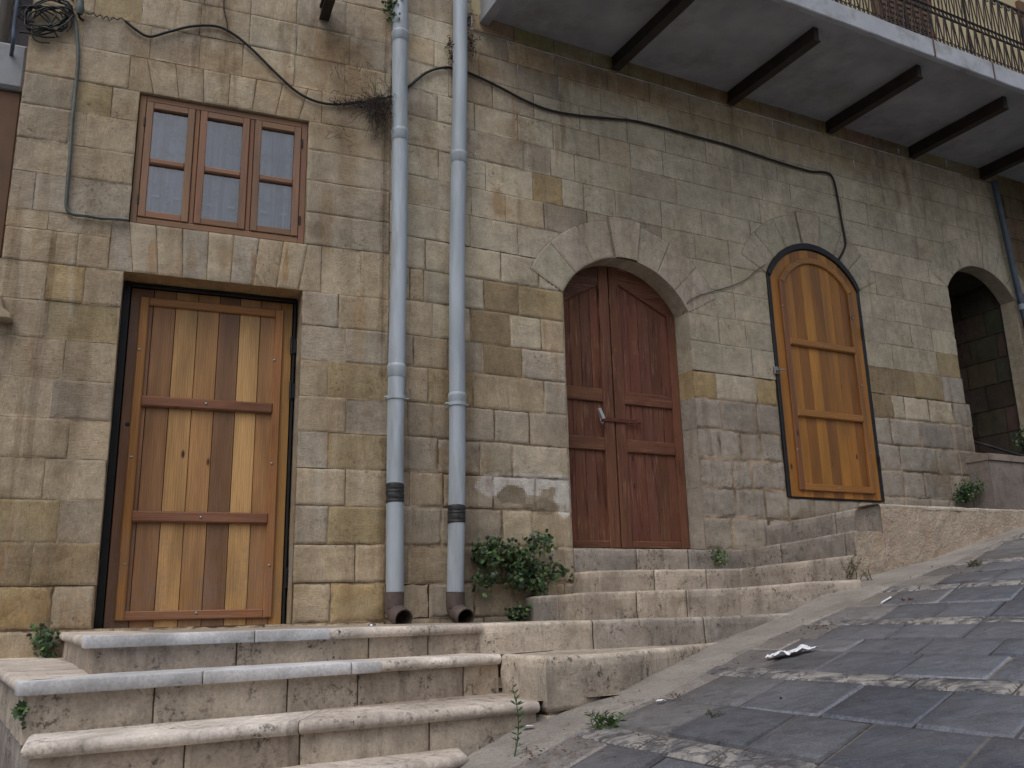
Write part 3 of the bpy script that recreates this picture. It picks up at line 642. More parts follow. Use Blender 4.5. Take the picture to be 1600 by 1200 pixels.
plane(pa, RF, [(5.5, 2.9, -.175), (5.95, 2.9, -.175), (5.95, 4.8, -.175), (5.5, 4.8, -.175)], DKP[0])
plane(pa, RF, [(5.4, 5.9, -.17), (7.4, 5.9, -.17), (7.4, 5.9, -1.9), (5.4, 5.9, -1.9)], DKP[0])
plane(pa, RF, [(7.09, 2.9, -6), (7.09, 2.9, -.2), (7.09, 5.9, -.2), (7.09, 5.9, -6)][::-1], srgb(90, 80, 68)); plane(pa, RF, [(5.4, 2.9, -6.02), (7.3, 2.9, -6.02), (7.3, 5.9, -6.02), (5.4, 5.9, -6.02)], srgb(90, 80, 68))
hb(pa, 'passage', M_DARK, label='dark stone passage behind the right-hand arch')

# ------------------------------------------------------------------ joinery
def wtint(base, k=1.0): return tuple(v*k*random.uniform(.93, 1.07) for v in base)
# left door
dn = -.20
DU0, DU1, DZ0, DZ1 = -1.640, -.617, 1.664, 3.785
fr_ = LF
bd = [DU0, -1.502, -1.366, -1.229, -1.095, -.962, -.830, -.698, DU1]
cols = [srgb(124, 90, 66), srgb(142, 104, 70), srgb(176, 138, 90), srgb(166, 126, 82), srgb(126, 94, 68), srgb(186, 148, 98), srgb(156, 116, 76), srgb(156, 118, 68)]
a = Acc()
for i in range(8): rect(a, LF, bd[i]+.0018, bd[i+1]-.0018, DZ0, DZ1, dn-.03, dn, cols[i], .0022, mort=i*.11)
d1 = hb(a, 'door', M_WOOD, label='varnished plank door with two cross rails in a square opening')
a = Acc(); bo = (-1.583, -.679, 1.708, 3.728); bw = .054; tb = srgb(158, 102, 52)
rect(a, LF, bo[0], bo[0]+bw, bo[2], bo[3], dn, dn+.022, srgb(162, 114, 62), .006, mort=.2); rect(a, LF, bo[1]-bw, bo[1], bo[2], bo[3], dn, dn+.022, srgb(152, 106, 66), .006, mort=.5)
rect(a, LF, bo[0]+bw, bo[1]-bw, bo[3]-bw, bo[3], dn, dn+.022, srgb(148, 102, 56), .006, True, mort=.7); rect(a, LF, bo[0]+bw, bo[1]-bw, bo[2], bo[2]+bw, dn, dn+.022, srgb(142, 98, 68), .006, True, mort=.9)
hb(a, 'door_trim', M_WOOD, d1)
for z in (3.008, 2.288):
    a = Acc(); rect(a, LF, bo[0]+bw-.006, bo[1]-bw+.006, z, z+.068, dn, dn+.03, srgb(122, 82, 60), .009, True, mort=z*.3); hb(a, 'cross_rail', M_WOOD, d1)
for x, y in ((331, 480), (218, 546), (429, 562.5), (322, 631), (205.5, 714), (425, 724), (314, 808.5), (195, 882), (421, 883.5), (307, 958)):
    a = Acc(); u, z = LF.P(x, y, dn+.025); off = .031 if y in (631, 808.5) else .0225
    dome(a, LF.W(u, z, dn+off), LF.N, .009, .004, (1, 1, 1)); hb(a, 'screw', M_STEEL, d1)
a = Acc(); u, z = LF.P(199, 663, dn+.001); dome(a, LF.W(u, z, dn+.0005), LF.N, .014, .003, (.01, .01, .01)); hb(a, 'keyhole', M_BLACK, d1)
a = Acc()
rect(a, LF, DL+.001, DU0-.004, 1.66, DT-.004, -.33, -.165, (1, 1, 1), .003); rect(a, LF, DU1+.004, DR_-.012, 1.66, DT-.004, -.33, -.17, (1, 1, 1), .003)
rect(a, LF, DU0-.004, DU1+.004, DZ1+.004, DT-.004, -.33, -.17, (1, 1, 1), .003); rect(a, LF, DL, DR_, 1.655, DZ0-.003, -.33, -.205, (1, 1, 1), .002)
hb(a, 'door_frame', M_BLACK, d1)
for x, y in ((455.5, 541), (453.5, 611), (446.5, 903)):
    a = Acc(); u, z = LF.P(x, y, dn+.02)
    for k in range(3): tube(a, [LF.W(u, z-.06+k*.04, dn+.03), LF.W(u, z-.024+k*.04, dn+.03)], .010, (1, 1, 1), 10, caps=True)
    tube(a, [LF.W(u, z-.064, dn+.03), LF.W(u, z+.062, dn+.03)], .0075, (1, 1, 1), 8, caps=True)
    rect(a, LF, u+.004, u+.03, z-.05, z+.05, -.19, -.165, (1, 1, 1), .001); hb(a, 'hinge', M_BLACK, d1)

# arched red door
dn = -.18
def arch_z(A, u, off=0.0):
    return A.zc+math.sqrt(max((A.R+off)**2-(u-A.uc)**2, 0))
def arched_board(acc, fr, A, u0, u1, z0, n0, n1, tint, off=0.0, ch=.002, mort=0, k=5, zt=None):
    top = [(u, arch_z(A, u, off) if zt is None else min(zt, arch_z(A, u, off))) for u in np.linspace(u1, u0, k)]
    prism(acc, fr, [(u0, z0), (u1, z0)]+top, n0, n1, tint, ch, mort=mort)
RD = srgb(107, 71, 56); RD2 = srgb(92, 44, 32); mid2 = 1.945
A2d = Arch(A2.uc, A2.a+.015, 2.15, A2.zs+.02, A2.za+.012, .1)
door2 = None
for sd in (0, 1):
    u0, u1 = (A2.uc-A2.a+.003, mid2-.007) if sd == 0 else (mid2+.008, A2.uc+A2.a-.006)
    b0, b1 = (u0+.09, u1-.095) if sd == 0 else (u0+.095, u1-.075)
    nn = dn+(.004 if sd == 0 else 0)
    a = Acc(); k = 4 if sd == 0 else 5; e = np.linspace(b0-.02, b1+.02, k+1)
    for i in range(k): arched_board(a, RF, A2d, e[i]+.0014, e[i+1]-.0014, 2.162, nn-.055, nn-.024, wtint(RD, .95), off=-.01, mort=random.random())
    if sd == 0: door2 = hb(a, 'door', M_RED, label='old dark red painted double door in an arched opening'); dl = door2
    else: hb(a, 'panel_boards', M_RED, door2)
    a = Acc()
    if sd == 0: s1 = (u0, b0); s2 = (b1, u1)
    else: s1 = (u0, b0); s2 = (b1, u1)
    for s in (s1, s2): arched_board(a, RF, A2d, s[0], s[1], 2.160, nn-.05, nn, wtint(RD), mort=random.random(), ch=.004)
    for z0, z1 in ((2.160, 2.215), (2.905, 3.008), (3.292, 3.397)): rect(a, RF, b0+.0005, b1-.0005, z0, z1, nn-.05, nn-.004, wtint(RD), .006, True, mort=random.random())
    # arched top rail: straight lower edge that slopes like the panel head
    zt0, zt1 = ((4.10, 4.265) if sd == 0 else (4.30, 4.085))
    top = [(u, arch_z(A2d, u)) for u in np.linspace(b1, b0, 8)]
    prism(a, RF, [(b0, zt0-(.03 if sd == 0 else 0)), (b1, zt1)]+top, nn-.05, nn-.003, wtint(RD), .005, True, mort=random.random())
    hb(a, 'leaf_frame', M_RED, door2)
a = Acc(); rect(a, RF, mid2-.008, mid2+.01, 2.16, 4.44, dn-.07, dn-.045, (1, 1, 1)); hb(a, 'door_gap', M_BLACK, door2)
a = Acc(); P0, P1 = RF.P(945, 655, dn+.02), RF.P(1003, 660, dn+.02)
rect(a, RF, P0[0]-.01, P1[0], P1[1]-.015, P1[1]+.019, dn+.004, dn+.014, (1, 1, 1), .003); dome(a, RF.W(P1[0]-.02, P1[1]+.002, dn+.014), RF.N, .012, .008, (1, 1, 1))
hb(a, 'hasp', M_IRON, door2)
a = Acc(); u, z = RF.P(941, 648, dn+.04)
pts = [RF.W(u+dx, z+dz, dn+nn_) for dx, dz, nn_ in ((.012, -.035, .02), (.012, -.06, .03), (.0, -.075, .04), (-.02, -.06, .045), (-.02, -.03, .045))]
tube(a, pts, .005, (1, 1, 1), 8, res=4)
lk = Acc(); fq = [(u-.045, z+.045), (u-.018, z+.052), (u+.022, z-.028), (u-.006, z-.037)]; prism(lk, RF, fq, dn+.03, dn+.056, (1, 1, 1), .003, back=True)
pl = hb(lk, 'padlock', simple('padlock_nickel', srgb(196, 198, 204), .4, .6, .1, 20, .0), door2); hb(a, 'padlock_shackle', M_STEEL, door2)
a = Acc()
for x, y, w, h in ((1303-314, 0, 0, 0),): pass
for x, y in ((989, 716), (992, 759)):
    a = Acc(); u, z = RF.P(x, y, dn-.02); rect(a, RF, u-.008, u+.006, z-.022, z+.018, dn-.03, dn-.0225, (1, 1, 1), .001); hb(a, 'keyhole', M_BLACK, door2)

# arched varnished door
dn = .012; A3w = Arch(A3.uc-.005, .529, 2.585, 4.545, 4.865, .1); W0, W1 = A3w.uc-A3w.a, A3w.uc+A3w.a
e = [W0, W0+.14]+list(np.linspace(W0+.14, W1-.10, 8)[1:])+[W1]
tc = [srgb(152, 106, 50), srgb(160, 114, 56), srgb(134, 92, 46), srgb(166, 120, 60), srgb(130, 90, 48), srgb(158, 112, 54), srgb(146, 102, 50), srgb(124, 84, 44), srgb(152, 106, 48)]
tc = [(c_[0]*1.05, c_[1]*.98, c_[2]*.80) for c_ in tc]
a = Acc()
for i in range(9): arched_board(a, RF, A3w, e[i]+.0009, e[i+1]-.0009, 2.590, dn-.035, dn, tc[i], ch=.0018, mort=i*.13+.05, k=6)
d3 = hb(a, 'door', M_WOOD, label='varnished plank door with arched top and black frame')
a = Acc(); in0, in1 = W0+.088, W1-.075; bw = .058
A3b = Arch((in0+in1)/2, (in1-in0)/2, 2.6, 4.515, 4.785, .1)
prism(a, RF, [(in0, 2.645), (in0+bw, 2.645), (in0+bw, A3b.zs-.02), (in0, A3b.zs)], dn, dn+.022, srgb(126, 84, 54), .006, mort=.3); prism(a, RF, [(in1-bw, 2.645), (in1, 2.645), (in1, A3b.zs), (in1-bw, A3b.zs-.02)], dn, dn+.022, srgb(140, 96, 50), .006, mort=.6)
rect(a, RF, in0+bw, in1-bw, 2.645, 2.645+bw, dn, dn+.022, srgb(150, 104, 52), .006, True, mort=.8)
A3c = Arch(A3b.uc, A3b.a-bw, 2.6, A3b.zs-.02, A3b.za-bw*.95, .1); oa, ia = A3b.arc(20), A3c.arc(20)
prism(a, RF, list(ia)+list(oa[::-1]), dn, dn+.022, srgb(154, 108, 56), .006, True, mort=.1)
hb(a, 'door_trim', M_WOOD, d3)
for z in (3.920, 3.283):
    a = Acc(); rect(a, RF, in0+bw-.004, in1-bw+.004, z, z+.062, dn, dn+.03, srgb(152, 106, 54), .009, True, mort=z*.2); hb(a, 'cross_rail', M_WOOD, d3)
for x, y in ((1245, 407), (1294, 416), (1223, 477), (1333, 497), (1286, 539.5), (1347, 602), (1300, 650), (1246.5, 702), (1361, 708), (1312.5, 763)):
    a = Acc(); off = .031 if y in (539.5, 650) else .0225; u, z = RF.P(x, y, dn+off); dome(a, RF.W(u, z, dn+off), RF.N, .0085, .004, (1, 1, 1)); hb(a, 'screw', M_STEEL, d3)
a = Acc()
zz = A3.zs
rect(a, RF, A3.uc-A3.a-.004, W0-.004, 2.585, zz-.01, -.1, .018, (1, 1, 1), .004); rect(a, RF, W1+.004, A3.uc+A3.a+.004, 2.585, zz-.01, -.1, .012, (1, 1, 1), .004)
A3f = Arch(A3.uc, A3.a+.004, 2.5, A3.zs-.01, A3.za+.004, .1); A3g = Arch(A3w.uc, A3w.a+.004, 2.5, A3w.zs-.005, A3w.za+.005, .1)
prism(a, RF, list(A3g.arc(22))+list(A3f.arc(22)[::-1]), -.1, .03, (1, 1, 1), .004)
rect(a, RF, W0, W1, 2.575, 2.586, -.1, .006, (1, 1, 1), .002)
hb(a, 'door_frame', M_BLACK, d3)
for x, y in ((1348, 520), (1374, 722)):
    a = Acc(); u, z = RF.P(x, y, .03)
    for k in range(3): tube(a, [RF.W(u, z-.06+k*.04, .03), RF.W(u, z-.024+k*.04, .03)], .010, (1, 1, 1), 10, caps=True)
    hb(a, 'hinge', M_BLACK, d3)
a = Acc(); u, z = RF.P(1218, 579, .03); rect(a, RF, u-.05, u-.005, z-.03, z+.035, .012, .028, (.1, .1, .1), .003); tube(a, [RF.W(u-.02, z, .03), RF.W(u-.02, z, .07), RF.W(u+.03, z-.004, .07)], .008, (1, 1, 1), 8, caps=True)
hb(a, 'door_handle', M_STEEL, d3)

# window
wnn = -.025; U0, U1, Z0, Z1 = -1.682, -.588, 4.160, 5.072; FT = srgb(130, 98, 76)
a = Acc()
def fbar(acc, u0, u1, z0, z1, n0, n1, h=False, k=1.0, ch=.004): rect(acc, LF, u0, u1, z0, z1, n0, n1, wtint(FT, k), ch, h, mort=random.random())
fbar(a, U0, U0+.042, Z0, Z1, wnn-.06, wnn); fbar(a, U1-.042, U1, Z0, Z1, wnn-.06, wnn); fbar(a, U0+.042, U1-.042, Z1-.042, Z1, wnn-.06, wnn, True); fbar(a, U0+.042, U1-.042, Z0, Z0+.045, wnn-.06, wnn, True)
mull = (-1.318, -.963)
for m in mull: fbar(a, m-.014, m+.016, Z0+.045, Z1-.042, wnn-.06, wnn-.002, k=.85)
win = hb(a, 'window', M_FRAME, label='six-pane window with brown wooden frame and lace curtain')
edges = [(U0+.045, mull[0]-.017), (mull[0]+.019, mull[1]-.017), (mull[1]+.019, U1-.045)]
mg, ntg, bg_ = nodes('window_glass'); b_ = bg_; b_.inputs['Base Color'].default_value = (.85, .9, .95, 1); b_.inputs['Roughness'].default_value = .03; b_.inputs['IOR'].default_value = 1.52
kb = NB(ntg); tr = kb.new('ShaderNodeBsdfTransparent'); tr.inputs[0].default_value = (.86, .89, .92, 1); gl = kb.new('ShaderNodeBsdfGlossy'); gl.inputs['Roughness'].default_value = .04
fz = kb.new('ShaderNodeFresnel'); fz.inputs[0].default_value = 1.7; mx = kb.new('ShaderNodeMixShader'); kb.link(kb.ramp(fz.outputs[0], 0, 1, .16, 1.0), mx.inputs[0]); kb.link(tr.outputs[0], mx.inputs[1]); kb.link(gl.outputs[0], mx.inputs[2])
kb.link(mx.outputs[0], [n for n in ntg.nodes if n.type == 'OUTPUT_MATERIAL'][0].inputs[0])
for (a0, a1) in edges:
    a = Acc(); s = .044; zz0, zz1 = Z0+.048, Z1-.045; zm = 4.604
    fbar(a, a0, a0+s, zz0, zz1, wnn-.05, wnn+.008); fbar(a, a1-s, a1, zz0, zz1, wnn-.05, wnn+.008)
    fbar(a, a0+s, a1-s, zz1-s, zz1, wnn-.05, wnn+.006, True); fbar(a, a0+s, a1-s, zz0, zz0+s, wnn-.05, wnn+.006, True); fbar(a, a0+s, a1-s, zm-.018, zm+.022, wnn-.045, wnn+.006, True, 1.05, .008)
    hb(a, 'sash', M_FRAME, win)
    for z0, z1 in ((zz0+s, zm-.018), (zm+.022, zz1-s)):
        a = Acc(); rect(a, LF, a0+s-.003, a1-s+.003, z0-.003, z1+.003, wnn-.024, wnn-.020, (1, 1, 1), 0); hb(a, 'pane', mg, win)
# curtain of net with bands of lace
mc, ntc, bc = nodes('net_curtain'); k = NB(ntc); uv = k.uv()
fold = k.noise(k.map(uv, (26, .5, 1)), 1, 3, .6); lace = k.vor(k.map(uv, (34, 34, 1)), 1.0)
sxy = k.new('ShaderNodeSeparateXYZ'); k.link(uv, sxy.inputs[0])
band = k.ramp(k.noise(k.map(uv, (6, 6, 1)), 1, 2), .5, .6)
c = k.mix(k.ramp(fold, .35, .65), srgb(150, 154, 168), srgb(214, 218, 230)); c = k.mix(k.math('MULTIPLY', k.ramp(k.noise(k.map(uv, (60, .4, 1)), 1, 2, .5), .6, .66), .8), c, srgb(244, 246, 252)); c = k.mix(k.math('MULTIPLY', k.ramp(lace, .15, .4, .0, 1), k.math('MULTIPLY', band, .5)), c, srgb(118, 120, 134))
k.link(c, bc.inputs['Base Color']); bc.inputs['Roughness'].default_value = .9
a = Acc(); S, T = np.meshgrid(np.linspace(U0+.05, U1-.05, 260), np.linspace(Z0+.04, Z1-.04, 8), indexing='ij')
P = LF.W(S, T, -.075+.012*np.sin(S*75+2*vn(np.stack([S*6, T*1.5, S*0], -1), 3))+.008*vn(np.stack([S*22, T*2, S*0], -1), 5)); a.grid(P, np.stack([S, T], -1), (1, 1, 1))
hb(a, 'curtain', mc, win)
M_LACE = simple('lace_motif', srgb(232, 236, 244), .9, 0, .05, 9)
for (ce, zc_) in ((-1.48, 4.37), (-1.14, 4.36), (-.80, 4.36)):     # small woven squares in the lace
    for dx in (-.085, .045): a = Acc(); rect(a, LF, ce+dx, ce+dx+.045, zc_, zc_+.016, -.056, -.054, (1, 1, 1), 0); hb(a, 'curtain_motif', M_LACE, win)
for x, y in ((226, 190), (216, 311), (472, 224), (468, 344)):
    a = Acc(); u, z = LF.P(x, y, -.02); tube(a, [LF.W(u, z-.03, wnn+.006), LF.W(u, z+.03, wnn+.006)], .006, (1, 1, 1), 8, caps=True); hb(a, 'hinge', M_BLACK, win)

# ------------------------------------------------------------------ balcony
SB, OUT = 6.285, 1.205
a = Acc(); S0, S1 = .74, 11.5
S, T = np.meshgrid(np.linspace(S0, S1, 80), np.linspace(0, OUT, 16), indexing='ij')
w = fbm(np.stack([S*3, T*3, S*0], -1), 3, 2)*.006
a.grid(RF.W(S, SB+w, T), np.stack([S, T], -1), (1, 1, 1)); 
plane(a, RF, [(S0, SB, 0), (S0, SB, OUT), (S0, 6.46, OUT), (S0, 6.46, 0)][::-1], (1, 1, 1)); plane(a, RF, [(S0, 6.46, 0), (S1, 6.46, 0), (S1, 6.46, OUT), (S0, 6.46, OUT)], (1, 1, 1))
bal = hb(a, 'balcony', M_CONC, label='concrete balcony slab with dark beams and iron railing')
a = Acc(); ss = np.linspace(S0-.01, S1, 300); prof = [(-.03, -.004), (.012, -.006), (.018, .002), (.018, .17), (.01, .178), (-.1, .18)]
P = np.array([RF.W(ss, SB+p[1]+(fbm(np.stack([ss*9, ss*0+i*.3, ss*0], -1), 3, 4)*.006 if i < 4 else 0), OUT+p[0]) for i, p in enumerate(prof)]).transpose(1, 0, 2)
a.grid(P, np.stack(np.broadcast_arrays(ss[:, None], np.array([p[1] for p in prof])[None, :]), -1), (1, 1, 1), smooth=False)
for u in (3.98, 4.98): pass
hb(a, 'fascia', M_FASC, bal, label='pale grey rendered slab edge')
M_SEAM = simple('stained_seam', srgb(88, 74, 66), .9, 0, .4, 20, .2)
for x, y in ((1460, 75), (1553, 110)):
    a = Acc(); u, z = RF.P(x, y, OUT+.02); rect(a, RF, u-.012, u+.012, SB+.0, SB+.17, OUT+.012, OUT+.0195, (1, 1, 1), .001); hb(a, 'stained_seam', M_SEAM, bal)
def beam_at(xf, yf):
    return RF.P(xf, yf, 0)[0]
bu = [beam_at(960, 108), beam_at(1140, 161), beam_at(1293, 209), beam_at(1423, 251), beam_at(1533, 281)]
bu = [S0+.03]+bu+[bu[-1]+1.12+i*1.15 for i in range(3)]
for i, u in enumerate(bu):
    a = Acc(); e = OUT-.13-(.0 if i else -.13)
    h = .125
    if i == 0: 
        rect(a, RF, u-.05, u+.03, SB-.06, SB+.01, 0, OUT-.02, (1, 1, 1), .006); hb(a, 'edge_beam', M_CONC, bal); continue
    fl = .012     # steel joist: web and bottom flange
    for (a0, a1, z0, z1) in ((-.045, .035, SB-h, SB-h+fl), (-.03, .02, SB-h+fl-.001, SB+.01)):
        V = [RF.W(u+x, z, n) for n in (-.02, e) for (x, z) in ((a0, z0), (a1, z0), (a1, z1), (a0, z1))]
        a.quads(np.array(V), [(0, 1, 5, 4), (1, 2, 6, 5), (2, 3, 7, 6), (3, 0, 4, 7), (4, 5, 6, 7)], [(0, 0), (.1, 0), (.1, .1), (0, .1)]*2, (1, 1, 1))
    hb(a, 'beam', M_BEAM, bal)
# railing
def circ(acc, c, r, fr, a0, a1, k=10, rr=.005, grow=0.0):
    pts = [fr.W(c[0]+(r*(1-grow*i/k))*math.cos(a0+(a1-a0)*i/k), c[1]+(r*(1-grow*i/k))*math.sin(a0+(a1-a0)*i/k), c[2]) for i in range(k+1)]; tube(acc, pts, rr, (1, 1, 1), 5)
rn = OUT-.04; RZ0, RZM0, RZM1, RZT = 6.50, 6.80, 6.865, 7.24; RU1 = 7.9; RU0 = 2.6
a = Acc()
for z, h in ((RZ0, .008), (RZM0, .006), (RZM1, .006), (RZT, .012)): rect(a, RF, RU0, RU1, z, z+h*1.5, rn-.008, rn+.008, (1, 1, 1), .001)
rail = hb(a, 'railing', M_RAIL, bal, label='black wrought iron railing with scrolls')
a = Acc(); u = RU0; i = 0
while u < RU1:
    for sgn in (1, -1):
        t = u+.05*(1+sgn)
        tube(a, [RF.W(u+.05, RZ0, rn), RF.W(u+.05+sgn*.045, RZM0, rn)], .0065, (1, 1, 1), 5)
        tube(a, [RF.W(u+.05, RZM1, rn+.004), RF.W(u+.05+sgn*.045, RZT, rn+.004)], .0055, (1, 1, 1), 5)
    circ(a, (u+.02, (RZM0+RZM1)/2+.004, rn), .022, RF, 0, 2*math.pi, 10); circ(a, (u+.07, (RZM0+RZM1)/2+.004, rn), .022, RF, 0, 2*math.pi, 10)
    circ(a, (u+.02, RZ0+.035, rn), .024, RF, -1.4, 3.6, 10, grow=.5); circ(a, (u+.075, RZ0+.035, rn), .024, RF, 4.5, -.6, 10, grow=.5)
    circ(a, (u+.05, RZT-.03, rn), .02, RF, 0, 2*math.pi, 8)
    tube(a, [RF.W(u, RZ0, rn), RF.W(u, RZT, rn)], .0065, (1, 1, 1), 5)
    u += .105; i += 1
a2 = a; hb(a2, 'balcony_scrolls', M_RAIL, bal)
for u in np.arange(RU0, RU1, .84):
    a = Acc(); rect(a, RF, u-.009, u+.009, 6.46, RZT+.01, rn-.009, rn+.009, (1, 1, 1), .001); hb(a, 'railing_post', M_RAIL, bal)
# upper storey behind the railing
a = Acc(); plane(a, RF, [(.66, 6.3, 0), (12, 6.3, 0), (12, 9.5, 0), (.66, 9.5, 0)], (1, 1, 1))
hb(a, 'upper_wall', M_YEL, label='yellow plaster wall behind the balcony railing')
for u0, u1, z1 in ((3.0, 3.75, 8.8), (5.4, 6.3, 8.8), (8.0, 8.9, 8.8)):
    a = Acc(); rect(a, RF, u0, u1, 6.47, z1, .0, .05, (1, 1, 1), .004)
    for k in range(30): rect(a, RF, u0+.08, u1-.08, 6.6+k*.07, 6.64+k*.07, .05, .062, (1, 1, 1), .002)
    hb(a, 'shutter', M_SHUT)

# ------------------------------------------------------------------ street
GUT = np.array([(-6, -.35), (-1.5, .93), (-.38, 1.21), (-.11, 1.28), (1.33, 1.535), (1.97, 1.665), (2.55, 1.812), (3.40, 1.969), (4.5, 2.235), (8, 3.05), (20, 5.8)])
def street_zn(P):
    P = np.asarray(P, float); u = (P[..., :2]-RF.O[:2])@RF.U[:2]; n = (P[..., :2]-RF.O[:2])@RF.N[:2]
    up = u+.12*(n-1.9)
    return (np.interp(up-.15, GUT[:, 0], GUT[:, 1])+np.interp(up, GUT[:, 0], GUT[:, 1])+np.interp(up+.15, GUT[:, 0], GUT[:, 1]))/3
def street_z(p): return float(street_zn(p))
def grounded(x, y, h=0.0):
    p = on_street(x, y, h); return np.array([p[0], p[1], street_z(p)+h])
SS = np.array([.66567, .74625]); TT = np.array([.74625, -.66567])
def ST(s, t): return np.stack([s*SS[0]+t*TT[0], s*SS[1]+t*TT[1]], -1)
def onst(xy, dz=0.0):
    xy = np.asarray(xy, float); return np.concatenate([xy, (street_zn(xy)+dz)[..., None]], -1)
def RFn(xy): q = np.asarray(xy)-RF.O[:2]; return q@RF.U[:2], q@RF.N[:2]
GO = np.array([(-3, 3.6), (-.56, 2.76), (-.26, 2.69), (-.04, 2.60), (.31, 2.49), (.56, 2.36), (1.1, 2.11), (1.41, 1.99), (1.87, 1.90), (2.5, 1.80), (2.95, 1.70), (3.7, 1.52), (4.2, 1.46), (12, 1.45)])   # outer edge of the cement gutter (u, n)
def street_mat():
    m, nt, b = nodes('street_basalt'); k = NB(nt); ps = k.pos(); t = k.attr('tint'); mo = k.attr('mort', 'Fac')
    n1 = k.noise(ps, 2.2, 5, .6); n2 = k.noise(ps, 16, 4, .6); n3 = k.noise(ps, 140, 3, .7)
    c = k.mix(1.0, t, k.gray(k.ramp(n1, .3, .7, .8, 1.22)), 'MULTIPLY'); c = k.mix(1.0, c, k.gray(k.ramp(n2, .3, .7, .85, 1.18)), 'MULTIPLY'); c = k.mix(1.0, c, k.gray(k.ramp(n3, .3, .7, .6, 1.45)), 'MULTIPLY'); c = k.mix(k.ramp(k.noise(ps, 1.3, 5, .65), .5, .68, 0, .45), c, srgb(124, 124, 128)); c = k.mix(k.ramp(k.noise(ps, 11, 6, .75), .54, .62, 0, .3), c, srgb(46, 46, 50))
    ve = k.noise(ps, 5.5, 5, .62, 2.2); v1 = k.ramp(k.math('ABSOLUTE', k.math('SUBTRACT', ve, .5)), .0, .045, 1, 0)
    mb = k.mix(k.ramp(k.noise(ps, 9, 4, .6, 1.0), .42, .6), srgb(160, 156, 152), srgb(98, 97, 102)); mb = k.mix(k.math('MULTIPLY', v1, .9), mb, srgb(44, 45, 50)); mb = k.mix(1.0, mb, k.gray(k.ramp(n3, .25, .75, .8, 1.15)), 'MULTIPLY')
    c = k.mix(k.ramp(mo, .45, .55), c, mb)
    sc = k.ramp(k.noise(k.map(ps, (1, 1, 1)), 28, 5, .75), .64, .72); c = k.mix(k.math('MULTIPLY', sc, .35), c, srgb(150, 150, 152))
    wp = k.ramp(k.noise(ps, .9, 3), .45, .7); c = k.mix(k.math('MULTIPLY', wp, .25), c, srgb(112, 110, 110))
    nt.links.new(c, b.inputs['Base Color']); nt.links.new(k.ramp(n2, .3, .7, .45, .72), b.inputs['Roughness']); b.inputs['Specular IOR Level'].default_value = .45
    h = k.bump(n3, .6, .005); h = k.bump(n2, .7, .02, h); h = k.bump(v1, .25, .004, h); nt.links.new(h, b.inputs['Normal']); return m
M_ST = street_mat()
BAS = [srgb(82, 86, 95), srgb(72, 76, 86), srgb(94, 97, 106), srgb(64, 68, 77), srgb(86, 89, 97)]
a = Acc(); random.seed(21)
def tile(s0, s1, t0, t1, tint, mort, amp=.002):
    w, h = t1-t0, s1-s0; j = .006; bv = .007
    A_ = ring_params(w, j, bv, .09); B_ = ring_params(h, j, bv, .09); S, T = np.meshgrid(A_, B_, indexing='ij')
    t = t0+w*S; s = s0+h*T-.45*t; P = onst(ST(s, t)); lvl = np.minimum(np.minimum(np.arange(len(A_))[:, None], len(A_)-1-np.arange(len(A_))[:, None]), np.minimum(np.arange(len(B_))[None, :], len(B_)-1-np.arange(len(B_))[None, :]))
    dz = np.where(lvl <= 1, -.006, random.uniform(-.002, .003))+np.where(lvl > 1, fbm(P*14, 2, 3)*amp, 0)
    ta, tb = random.uniform(-.006, .006), random.uniform(-.006, .006); dz = dz+np.where(lvl > 1, ta*(S-.5)+tb*(T-.5), 0)
    P[..., 2] += dz
    fl = np.minimum(np.minimum(np.arange(len(A_)-1)[:, None], len(A_)-2-np.arange(len(A_)-1)[:, None]), np.minimum(np.arange(len(B_)-1)[None, :], len(B_)-2-np.arange(len(B_)-1)[None, :]))
    ft = np.broadcast_to(np.asarray(tint, float), fl.shape+(3,)).copy(); gt = random.choice([srgb(38, 36, 34), srgb(48, 46, 44), srgb(104, 98, 90)]); ft[fl == 0] = gt
    if random.random() < .35 and not mort: ft[fl == 1] = np.asarray(tint)*1.7
    elif random.random() < .5: ft[fl == 1] = np.asarray(tint)*.7
    fm = np.where(fl == 0, 0.0, mort); a.grid(P, P[..., :2], tint, facetint=ft, facemort=fm, flip=True)
lows = [-3.9, -2.95, -2.0, -1.06, -.12, .80, 1.74, 2.68, 3.75, 4.55, 5.45, 6.35, 7.25, 8.15, 9.05, 9.95]
inner_rows = {1.74: [2.27], 2.68: [3.19, 3.45], 3.75: [4.21]}
for r in range(len(lows)-1):
    base = lows[r]; nx = lows[r+1]; ir = inner_rows.get(base, [base+.14+(nx-base-.14)*.5]); ed = [0, .145]+[x-base for x in ir]+[nx-base]
    for (o0, o1, kind) in [(ed[i], ed[i+1], int(i == 0)) for i in range(len(ed)-1)]:
        t = -6.2+random.random()*.3
        while t < 5.2:
            w = random.uniform(.2, .36) if kind else random.uniform(.28, .41)
            sm = base+(o0+o1)/2-.45*(t+w/2); u, n = RFn(ST(np.array(sm), np.array(t+w/2)))
            go = np.interp(u, GO[:, 0], GO[:, 1])
            if n > go-.35 and -8 < u < 11 and n < 9:
                dd = max(0.0, n-go); dust = math.exp(-dd/.3)*.75
                c = random.choice(BAS); c = tuple(x*(1-dust)+y*dust for x, y in zip(c, srgb(138, 130, 122)))
                if kind == 0 and random.random() < .02: tile(base+o0, base+o1, t, t+w, tuple(x*1.25 for x in c), 0)
                else: tile(base+o0, base+o1, t, t+w, c, kind)
            t += w
st = a.build('street', M_ST); st['kind'] = 'structure'
